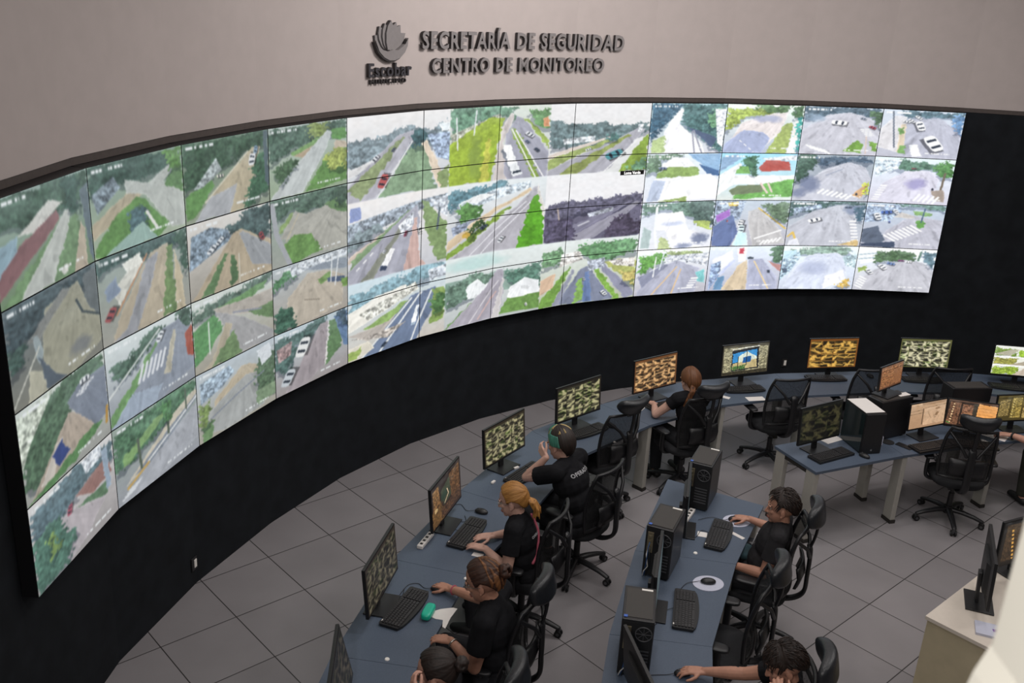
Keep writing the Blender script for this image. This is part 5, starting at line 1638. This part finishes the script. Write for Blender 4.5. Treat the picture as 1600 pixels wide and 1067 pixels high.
def hand(mb, w, d, n, side, curl=0.35, spread=1.0):
    """w wrist, d towards the fingers, n palm normal, side +1/-1: thumb along side*(n x d)"""
    d = d.normalized()
    n = (n - d * n.dot(d)).normalized()
    t = n.cross(d) * side
    for q, ln in ((.026, .082), (.008, .088), (-.010, .085), (-.027, .076)):
        mb.tube([w - d * .01 + t * q * .6, w + d * .04 + t * q * .9, w + d * ln + t * q], [.016, .0145, .0115], 10, flat=(1, 1))
    for q, ln0, ln, fan in ((.028, .082, .072, .14), (.0095, .088, .080, .03), (-.0105, .085, .074, -.08), (-.0295, .076, .058, -.20)):
        p = w + d * ln0 + t * q
        a = curl * .6
        pts, rr = [p], [.0098]
        for s_, r_ in ((.45, .0090), (.30, .0082), (.25, .0070)):
            dr = (d * math.cos(a) + n * math.sin(a) + t * fan * spread * math.cos(a)).normalized()
            p = p + dr * ln * s_
            pts.append(p)
            rr.append(r_)
            a += curl
        mb.tube(pts, rr, 8)
    p0 = w + d * .022 + t * .020
    p1 = p0 + (d * .55 + t * .75 + n * .25).normalized() * .042
    p2 = p1 + (d * .85 + t * .35 + n * .3).normalized() * .032
    p3 = p2 + (d * .95 + t * .05 + n * .3).normalized() * .024
    mb.tube([p0, p1, p2, p3], [.0145, .0118, .0105, .008], 8)


def person(label, hip, facing, lean=8, twist=0.0, head_yaw=0.0, head_pitch=15.0, head_roll=0.0, scale=1.0,
           handL=None, handR=None, elbL=(0, 0, -1), elbR=(0, 0, -1), dirL=None, dirR=None, nL=(0, 0, -1), nR=(0, 0, -1),
           curlL=.35, curlR=.35, skin='skin', shirt='shirt', trousers='trousers', legs=True, stout=1.0, sleeve=.62, side_lean=0.0):
    a = math.radians(facing)
    F, Lf, U = Vector((math.cos(a), math.sin(a), 0)), Vector((-math.sin(a), math.cos(a), 0)), Vector((0, 0, 1))
    t = thing('person', label, 'person', (hip[0], hip[1], 0))
    O = Vector((hip[0], hip[1], 0))
    H = Vector(hip) - O
    k = scale
    ln = math.radians(lean)
    sl = math.radians(side_lean)
    u = (U * math.cos(ln) * math.cos(sl) + F * math.sin(ln) + Lf * math.sin(sl)).normalized()
    f = (F - u * F.dot(u)).normalized()
    tw = math.radians(twist)
    f2 = (f * math.cos(tw) + u.cross(f) * math.sin(tw)).normalized()
    l2 = u.cross(f2)
    l = u.cross(f)
    A = H + u * .16 * k
    C = H + u * .33 * k + f * .01
    N = H + u * .495 * k
    # head
    hy, hp = math.radians(facing + head_yaw), math.radians(head_pitch)
    hf = Vector((math.cos(hy) * math.cos(hp), math.sin(hy) * math.cos(hp), -math.sin(hp)))
    hl = Vector((-math.sin(hy), math.cos(hy), 0))
    hl = (Matrix.Rotation(math.radians(head_roll), 3, hf) @ hl).normalized()
    hu = hf.cross(hl)
    hk = k * 1.09
    hd_ = N + (u * .6 + U * .4) * .062 * k + hf * .025 + hu * .078 * k
    HR = frame(hf, hl, hu)
    sh = {1: N - u * .040 * k + l2 * .17 * k * (.6 + .4 * stout), -1: N - u * .040 * k - l2 * .17 * k * (.6 + .4 * stout)}
    wr, el = {}, {}
    for s, tgt, hint in ((1, handL, elbL), (-1, handR, elbR)):
        S = sh[s]
        if tgt is None:
            T = H + F * .30 + Lf * s * .12 + U * .10
        else:
            T = Vector(tgt) - O
        a1, b1 = .285 * k, .25 * k
        v = T - S
        d = v.length
        if d > (a1 + b1) * .995:
            T = S + v.normalized() * (a1 + b1) * .995
            v = T - S
            d = v.length
        ca = (a1 * a1 + d * d - b1 * b1) / (2 * a1 * d)
        h_ = Vector(hint)
        vn = v.normalized()
        h_ = (h_ - vn * h_.dot(vn)).normalized()
        el[s] = S + vn * a1 * ca + h_ * a1 * math.sqrt(max(0, 1 - ca * ca))
        wr[s] = T
    b = MB()
    TR = frame(f, l, u)
    TR2 = frame(f2, l2, u)
    st = stout
    b.ell(H + f * .0, (.115 * st, .165 * st, .11), TR)
    b.ell(A + f * .012, (.10 * st, .135 * st, .14), TR)
    b.ell(C, (.105 * st, .148 * st, .165), TR2)
    b.tube([N - u * .03, N + (hd_ - N) * .55], [.062, .054], 12)
    for s in (1, -1):
        b.tube([N - u * .02, sh[s]], [.058, .055], 12)
        b.tube([sh[s], sh[s].lerp(el[s], .5), el[s]], [.052 * st, .046 * st, .040], 12)
        b.tube([el[s], el[s].lerp(wr[s], .35), wr[s]], [.040, .040, .026], 12)
        dr = dirL if s == 1 else dirR
        dv = Vector(dr) if dr is not None else (wr[s] - el[s])
        hand(b, wr[s] + dv.normalized() * .012, dv, Vector(nL if s == 1 else nR), s, curlL if s == 1 else curlR)
    kn, an = {}, {}
    if legs:
        for s in (1, -1):
            hp_ = H + Lf * s * .095 - U * .01
            kn[s] = hp_ + F * .42 * k + Lf * s * .05 + U * .015
            an[s] = Vector((kn[s].x, kn[s].y, .09)) - F * .03
            b.tube([hp_, kn[s]], [.088 * st, .062], 14)
            b.tube([kn[s], kn[s].lerp(an[s], .35), an[s]], [.058, .055, .036], 12)
            b.tube([an[s] - U * .03 - F * .03, an[s] - U * .05 + F * .13], [.036, .028], 10)
    # head shapes
    def hpnt(x, y, z):
        return hd_ + (hf * x + hl * y + hu * z) * hk
    b.ell(hpnt(-.008, 0, .028), (.096 * hk, .076 * hk, .095 * hk), HR, 20, 14)
    b.ell(hpnt(.028, 0, -.045), (.064 * hk, .060 * hk, .078 * hk), HR, 18, 12)
    b.ell(hpnt(.070, 0, -.098), (.022, .026, .020), HR)
    b.tube([hpnt(.084, 0, .010), hpnt(.100, 0, -.018), hpnt(.106, 0, -.034)], [.008, .011, .0135], 10)
    for s in (1, -1):
        b.ell(hpnt(.092, s * .012, -.036), (.010, .009, .008), HR, 10, 8)
        b.ell(hpnt(.066, s * .034, -.022), (.022, .020, .018), HR, 12, 8)
        b.tube([hpnt(.078, s * .050, .024), hpnt(.088, s * .016, .022)], [.009, .010], 8)
        b.ell(hpnt(-.004, s * .078, -.012), (.020, .009, .032), HR, 12, 8)
        b.ell(hpnt(.006, s * .080, -.036), (.010, .008, .012), HR, 10, 8)
    b.ell(hpnt(.086, 0, -.066), (.012, .024, .007), HR, 12, 8)
    b.ell(hpnt(.083, 0, -.078), (.012, .021, .007), HR, 12, 8)
    body = fuse(b, 'body', M[skin], t, voxel=.0048, smooth=3)
    # eyes, brows, lips
    e = MB()
    i_ = MB()
    br = MB()
    for s in (1, -1):
        e.ell(hpnt(.0745, s * .031, .003), (.009, .012, .0058), HR, 12, 8)
        i_.ell(hpnt(.0820, s * .031, .003), (.0032, .0052, .0052), HR, 10, 6)
        br.tube([hpnt(.070, s * .050, .026), hpnt(.0815, s * .034, .032), hpnt(.0865, s * .016, .028)], .0042, 6)
    e.build('eyes', M['eye'], t)
    i_.build('irises', M['iris'], t)
    br.build('eyebrows', M['hair_dark'], t)
    lp = MB()
    lp.tube([hpnt(.088, -.022, -.070), hpnt(.098, -.008, -.067), hpnt(.0985, .008, -.067), hpnt(.088, .022, -.070)], .0042, 6)
    lp.tube([hpnt(.088, -.018, -.075), hpnt(.096, 0, -.078), hpnt(.088, .018, -.075)], .0042, 6)
    lp.build('lips', M['lip'], t)
    # shirt
    c = MB()
    g = .013
    c.ell(H + u * .03, (.128 * st + g, .172 * st + g, .10), TR)
    c.ell(A + f * .012, (.108 * st + g, .142 * st + g, .15), TR)
    c.ell(C, (.108 * st + g, .150 * st + g, .165 + g), TR2)
    c.tube([N - u * .06, N - u * .015, N + u * .028 + f * .006], [.105, .083, .066], 16, cap='flat')
    for s in (1, -1):
        c.tube([N - u * .030, sh[s] + u * .004], [.078, .070], 12)
        e_ = sh[s].lerp(el[s], sleeve)
        c.tube([sh[s], sh[s].lerp(el[s], .3), e_], [.064 * st, .066 * st, .066 * st], 14, cap='flat')
        c.ell(sh[s], (.064 * st, .064 * st, .064 * st))
    shirt_o = fuse(c, 'shirt', M[shirt], t, voxel=.0065, smooth=2)
    if legs:
        c = MB()
        c.ell(H - u * .015, (.125 * st + .008, .172 * st + .008, .10), TR)
        for s in (1, -1):
            hp_ = H + Lf * s * .095 - U * .01
            c.tube([hp_, kn[s]], [.098 * st, .072], 14)
            c.tube([kn[s], kn[s].lerp(an[s], .5), an[s]], [.071, .066, .058], 14, cap='flat')
        fuse(c, 'trousers', M[trousers], t, voxel=.008, smooth=2)
        for s in (1, -1):
            c = MB()
            c.tube([an[s] - U * .045 - F * .045, an[s] - U * .045 + F * .06, an[s] - U * .055 + F * .155], [.045, .045, .034], 12, flat=(.9, 1.0))
            c.v = [(x, y, max(z, .004)) for x, y, z in c.v]
            c.build('shoe', M['shoe'], t)
    return dict(F=F, Lf=Lf, t=t, hp=hpnt, HR=HR, hf=hf, hl=hl, hu=hu, N=N, u=u, f=f, l=l, hk=hk, f2=f2, l2=l2, sh=sh, el=el, wr=wr, shirt=shirt_o, O=O, k=k, H=H, A=A, C=C)


def hair(P, material, style, seed=1, name='hair', fringe=0.0, thick=1.0, band=None):
    """hair as one shell round the skull: full where hair grows, sunk under the skin at the face"""
    HR, hp, k = P['HR'], P['hp'], P['hk']
    nu, nv = 110, 70
    cx_, cz_ = -.012, .018
    rx, ry, rz = (.112, .092, .118) if style != 'short' else (.110, .087, .117)
    rs = np.random.RandomState(seed)
    tied = style in ('bun', 'pony')
    vs, fs = [], []
    A = np.linspace(-math.pi, math.pi, nu, endpoint=False)
    E_ = np.linspace(math.pi / 2, -math.pi / 2, nv)
    AA, EE = np.meshgrid(A, E_)
    dx, dy, dz = np.cos(EE) * np.cos(AA), np.cos(EE) * np.sin(AA), np.sin(EE)
    az = np.abs(np.degrees(AA))
    el = np.degrees(EE)
    nape = {'short': -28, 'bun': -36, 'pony': -36, 'long': -62}[style]
    line = np.interp(az, [0, 35, 58, 72, 90, 112, 135, 180],
                     [46 - fringe * 1000, 42 - fringe * 900, 26 - fringe * 500, (8 if style == 'short' else -6) - fringe * 300, (6 if style == 'short' else -14) if not tied else 4, (-4 if style == 'short' else -16) if not tied else -6, nape, nape - 6])
    line = line + 5 * (vnoise(AA * 9 + 40, EE * 0 + 3, seed) - .5)
    lim = (el - line) / 9 + .5
    if band == 'front':
        lim = np.minimum(lim, np.minimum((line + 50 - el) / 6, (118 - az) / 8))
    if band == 'back':
        lim = np.minimum(lim, np.minimum((az - 112) / 9, (vnoise(AA * 7 + 60, EE * 2 + 9, seed + 43) - .42) * 12))
    if band == 'stripes':
        lim = np.minimum(lim, np.minimum((el - 28) / 8, (vnoise(AA * 6 + 77, EE * .8, seed + 41) - .54) * 14))
    mask = np.clip(lim, 0, 1)
    mask = mask * mask * (3 - 2 * mask)
    # strand direction: towards the knot for tied hair, away from the crown otherwise
    if tied:
        ang = np.arctan2(dy, dz - .15 + dx * .2)
        along = dx
    else:
        ang = AA + (fringe * 6) * np.sin(EE * 2)
        along = EE
    st = vnoise(ang * 17 + 90, along * .7 + 9, seed + 5) * .6 + vnoise(ang * 38 + 90, along * 1.0 + 9, seed + 8) * .4
    lump = vnoise(ang * 5 + 50, along * .8 + 20, seed + 2)
    amp = .12 if style == 'short' else .05
    full = 1.0 + amp * (st - .5) * 2 * .6 + (.10 if style == 'short' else .05) * (lump - .5)
    if style == 'short':
        full = full + .07 * thick * np.clip(dz, 0, 1) * np.clip(dx + .6, 0, 1)
    if style == 'long':
        full = full + .06 * np.clip(-dz, 0, 1)
    if band:
        full = full + .035
    R_ = .70 + (full - .70) * mask
    X = cx_ + dx * rx * R_
    Y = dy * ry * R_
    Z = cz_ + dz * rz * R_
    for x, y, z in zip(X.ravel(), Y.ravel(), Z.ravel()):
        vs.append(hp(x, y, z))
    for j in range(nv - 1):
        for i in range(nu):
            fs.append((j * nu + i, (j + 1) * nu + i, (j + 1) * nu + (i + 1) % nu, j * nu + (i + 1) % nu))
    b = MB()
    b.add(vs, fs)
    o = b.build(name, M[material.name + '_combed'], P['t'])
    sa = o.data.attributes.new('strand', 'FLOAT_VECTOR', 'POINT')
    sa.data.foreach_set('vector', np.stack([ang * 26 + 90, along * 1.8 + 9, ang * 0 + seed], -1).reshape(-1).astype(np.float32))
    r2 = random.Random(seed)
    if style == 'short':
        # loose tufts over the crown and the brow
        b = MB()
        idx = np.argwhere((mask > .9) & (el > 8))
        for _ in range(320):
            j, i = idx[r2.randrange(len(idx))]
            q = Vector((X[j, i], Y[j, i], Z[j, i]))
            nrm = Vector((dx[j, i], dy[j, i], dz[j, i]))
            dr = Vector(((.8 if q.x > 0 else -.8) + r2.uniform(-.25, .25), r2.uniform(-.25, .25) + q.y * 6, -.9 if q.z < .08 else -.1))
            dr = (dr - nrm * dr.dot(nrm)).normalized()
            e_ = q + dr * .046 - nrm * .004
            mdl = q + dr * .020 + nrm * .0035
            b.tube([hp(*(q - nrm * .004)), hp(*mdl), hp(*e_)], [.003, .0034, .001], 5)
        b.build('hair_tufts', material, P['t'])
    if style == 'bun' and not band:
        b = MB()
        for i in range(26):
            v = Vector((r2.gauss(0, 1), r2.gauss(0, 1), r2.gauss(0, 1))).normalized()
            q = v.orthogonal().normalized()
            c = Vector((-.138, .0, .040)) + v * .028
            w_ = v.cross(q)
            pts = [c + (q * math.cos(t) + w_ * math.sin(t)) * .020 for t in np.linspace(0, 4, 6)]
            b.tube([hp(*p) for p in pts], [.008, .012, .013, .012, .009, .004], 6)
        fuse(b, 'bun', material, P['t'], voxel=.0045, smooth=1)
    if style == 'pony':
        b = MB()
        for i in range(16):
            o1, o2 = r2.uniform(-.014, .014), r2.uniform(-.018, .018)
            b.tube([hp(-.104, o2, -.005 + o1), hp(-.142 + o1, o2 * 1.7, -.03), hp(-.160 + o1, o2 * 2.2, -.085), hp(-.146 + o1 * 2, o2 * 2.4, -.135 + r2.uniform(-.025, .02))],
                   [.012, .014, .012, .004], 6)
        fuse(b, 'ponytail', material, P['t'], voxel=.0045, smooth=1)
    return o


def on_shirt(P, pts, lift=.003):
    """drops points (back-plane coordinates: left, up from the neck) on the back of the shirt"""
    me = P['shirt'].data
    bvh = BVHTree.FromPolygons([v.co for v in me.vertices], [p.vertices for p in me.polygons])
    out = []
    for x, z in pts:
        o = P['N'] + P['l2'] * x + P['u'] * z - P['f2'] * .6
        hit, nn, _, _ = bvh.ray_cast(o, P['f2'])
        if hit is None:
            hit = P['N'] + P['l2'] * x + P['u'] * z - P['f2'] * .10
        out.append(hit - P['f2'] * lift)
    return out


def back_print(P, body, size, z, x0=0.0):
    me = text_mesh(body, size, .0012, .002, 1.12)
    w = max(v.co.x for v in me.vertices)
    # seen from behind, text runs from the wearer's left to the right
    pts = [(x0 + w / 2 - v.co.x, z + v.co.y) for v in me.vertices]
    for v, p in zip(me.vertices, on_shirt(P, pts, .004)):
        v.co = p
    me.materials.append(M['white'])
    me.name = 'back_print'
    o = bpy.data.objects.new('back_print', me)
    COL.objects.link(o)
    o.parent = P['t']


def child_tube(P, name, pts, r, material, n=8):
    b = MB()
    b.tube(smooth_path(pts, 4), r, n)
    return b.build(name, material, P['t'])


def bracelet(P, s, material, r=.031, back=.03, name='bracelet', th=.005):
    w, e = P['wr'][s], P['el'][s]
    d = (w - e).normalized()
    c = w - d * back
    a = d.orthogonal().normalized()
    q = d.cross(a)
    b = MB()
    b.tube([c + (a * math.cos(t) + q * math.sin(t)) * r for t in np.linspace(0, 2 * math.pi, 21)[:-1]], th, 8, closed=True)
    return b.build(name, material, P['t'])


def glasses(P):
    h = P['hp']
    b = MB()
    for s in (1, -1):
        b.tube([h(.097 - .004 * abs(math.cos(t)), s * (.032 + .021 * math.cos(t)), .003 + .016 * math.sin(t)) for t in np.linspace(0, 2 * math.pi, 17)[:-1]], .0016, 5, closed=True)
        b.tube([h(.090, s * .053, .008), h(.04, s * .079, .008), h(-.005, s * .084, .004)], .0016, 5)
    b.tube([h(.099, .011, .006), h(.099, -.011, .006)], .0016, 5)
    b.build('glasses', M['silver'], P['t'])


# the person with green streaks, elbow on the desk, hand before the face
P = person('person in a black shirt lettered on the back, green streaked hair, hand raised', (0.84, -3.06, .56), 146, lean=23, head_yaw=-4, head_pitch=20,
           handL=(0.50, -3.01, 1.09), elbL=(-.3, -.1, -.9), dirL=(-.35, .6, .3), nL=(.75, .55, -.1), curlL=.5,
           handR=(0.52, -2.62, .78), elbR=(.1, .5, -.6), stout=1.2, scale=1.06, skin='skin3')
hair(P, M['hair_dark'], 'long', 3)
hair(P, M['hair_teal'], 'long', 3, name='green_streak', band='front')
hair(P, M['hair_streak'], 'long', 3, name='blond_streak', band='stripes')
back_print(P, 'OPERADOR', .046, -.125, -.01)

# the blond woman typing
P = person('blond woman with ponytail typing, pink strap across her black shirt', (0.37, -3.87, .55), 163, lean=13, head_yaw=4, head_pitch=16, scale=.97,
           handL=(0.03, -3.93, .785), handR=(0.09, -3.74, .785), dirL=(-.85, .45, -.06), dirR=(-.95, -.15, -.06), curlL=.3, curlR=.3,
           elbL=(.1, -.5, -.8), elbR=(.1, .5, -.8), stout=1.06, skin='skin3')
hair(P, M['hair_blond'], 'pony', 5)
h = P['hp']
b = MB()
b.tube([h(-.106 + .0 * t, .019 * math.cos(t), .002 + .019 * math.sin(t)) for t in np.linspace(0, 2 * math.pi, 15)[:-1]], .008, 8, closed=True)
b.build('hair_tie', M['red'], P['t'])
glasses(P)
sp = on_shirt(P, [(-.055, -.02), (-.045, -.08), (-.03, -.15), (0.0, -.22), (.05, -.29), (.11, -.33)], .004)
child_tube(P, 'shoulder_strap', sp, .011, M['pink'])
back_print(P, 'OPERADORA', .028, -.15, -.01)

# the woman with the brown bun
P = person('woman with brown bun and black shirt reaching for a mouse', (0.18, -5.02, .56), 164, lean=12, head_yaw=2, head_pitch=20, scale=1.06,
           handR=(-0.20, -4.46, .785), dirR=(-.8, .55, -.08), curlR=.45, elbR=(.1, .3, -.8),
           handL=(-0.17, -5.00, .77), dirL=(-.9, .35, -.1), elbL=(.2, -.5, -.8), curlL=.5, stout=1.18, skin='skin2')
hair(P, M['hair_brown'], 'bun', 7)
h = P['hp']
hair(P, M['hair_tip'], 'bun', 7, name='light_strands', band='back')
glasses(P)
bracelet(P, -1, M['pink'])
bracelet(P, 1, M['silver'], name='wrist_watch', th=.006)

# person at the lower edge, hand at the mouth
P = person('person with dark tied hair at the lower edge, hand at mouth', (-0.08, -5.80, .55), 172, lean=12, head_yaw=0, head_pitch=12, scale=.98,
           handL=(-0.30, -6.02, 1.16), dirL=(-.2, .35, .3), nL=(.5, .6, .1), elbL=(-.1, -.3, -.9), curlL=.7,
           handR=(-0.40, -5.60, .80), dirR=(-.9, .1, -.1), stout=1.0, skin='skin')
hair(P, M['hair_dark'], 'bun', 9)

# the man in grey, leaning back
P = person('man with short brown hair in charcoal shirt leaning back, hand on mouse', (2.13, -3.77, .55), 158, lean=-14, head_yaw=6, head_pitch=6,
           handR=(2.14, -3.33, .785), dirR=(-.95, .3, -.05), curlR=.45, elbR=(.6, .2, -.7),
           handL=(1.90, -3.86, .69), dirL=(-.9, .35, -.2), elbL=(.4, -.6, -.6), curlL=.8, shirt='shirtgray', skin='skin2', stout=1.05)
hair(P, M['hair_man'], 'short', 11)
sp = [P['C'] + P['f'] * .128 + P['l'] * .03 + P['u'] * q for q in (.02, -.05)]
child_tube(P, 'zip_print', [sp[0], sp[1], sp[1] - P['u'] * .05 + P['l'] * -.02], .004, M['white'])
# dark cloth across his lap
b = MB()
for q in range(5):
    c_ = P['H'] + P['F'] * (.10 + .028 * q)
    b.tube([c_ + P['Lf'] * -.19 + Vector((0, 0, .10 + .012 * (q % 2))), c_ + P['Lf'] * -.10 + Vector((0, 0, .155)), c_ + P['Lf'] * -.02 + Vector((0, 0, .125))], .03, 8)
lc = fuse(b, 'folded_jacket', M['teal_cloth'], None, voxel=.007, smooth=2)
lc.location = P['O']
tag(lc, 'dark teal folded cloth lying on the lap of the man', 'jacket')

# the man at the lower right, tattooed arm stretched to the mouse
P = person('man with dark fringe and tattooed arm stretched to a mouse', (1.75, -5.61, .55), 163, lean=-5, head_yaw=12, head_pitch=24, head_roll=0,
           handR=(1.375, -5.225, .785), dirR=(-1, .12, -.05), curlR=.4, elbR=(.2, .2, -.9),
           handL=(1.66, -5.86, 1.09), dirL=(-.1, .3, .4), nL=(.2, .8, .1), elbL=(-.3, -.4, -.8), curlL=.9, skin='skin2')
hair(P, M['hair_man'], 'short', 13, fringe=.03)
w, e = P['wr'][-1], P['el'][-1]
d = (w - e).normalized()
up = Vector((0, 0, 1))
sd = d.cross(up).normalized()
b = MB()
for q in range(5):
    c_ = e + d * (.05 + .018 * q)
    an_ = .3 + .35 * q
    v = (up * math.cos(an_) + sd * math.sin(an_))
    b.ell(c_ + v * .0385, (.010, .007, .004), frame(d, v.cross(d), v), 8, 6)
b.build('tattoo', M['cable'], P['t'])

# the long haired woman at the far desk, seen from behind
P = person('woman with long auburn hair seen from behind at the far desk', (2.05, -1.42, .55), 112, lean=12, head_yaw=2, head_pitch=14, scale=.96,
           handL=(1.70, -1.10, .785), dirL=(-.2, .9, -.1), elbL=(-.6, -.3, -.6), curlL=.4,
           handR=(2.02, -0.95, .785), dirR=(-.3, .9, -.1), skin='skin3', sleeve=.35)
hair(P, M['hair_red'], 'long', 17)
h = P['hp']
b = MB()
rs = random.Random(4)
for q in range(16):
    o = rs.uniform(-.02, .02)
    b.tube([h(-.085, .02 + o, -.02), h(-.105, .050 + o, -.09), h(-.085, .085 + o, -.17), h(-.05, .10 + o * 1.5, -.24 + rs.uniform(-.03, .02))], [.015, .016, .013, .004], 6)
fuse(b, 'long_tail', M['hair_red'], P['t'], voxel=.0055, smooth=1)

# the person cut by the right edge, only the forearm with a watch and a knee in view
P = person('person at the right edge, forearm with dark watch on papers', (5.72, -1.75, .55), 100, lean=10, head_yaw=0, head_pitch=14,
           handL=(5.20, -1.47, .79), dirL=(-.95, .35, -.05), elbL=(-.1, -.6, -.4), curlL=.6,
           handR=(5.85, -1.35, .79), skin='skin', trousers='olive', sleeve=.5)
hair(P, M['hair_man'], 'short', 19)
bracelet(P, 1, M['black'], r=.032, back=.02, name='wrist_watch', th=.010)
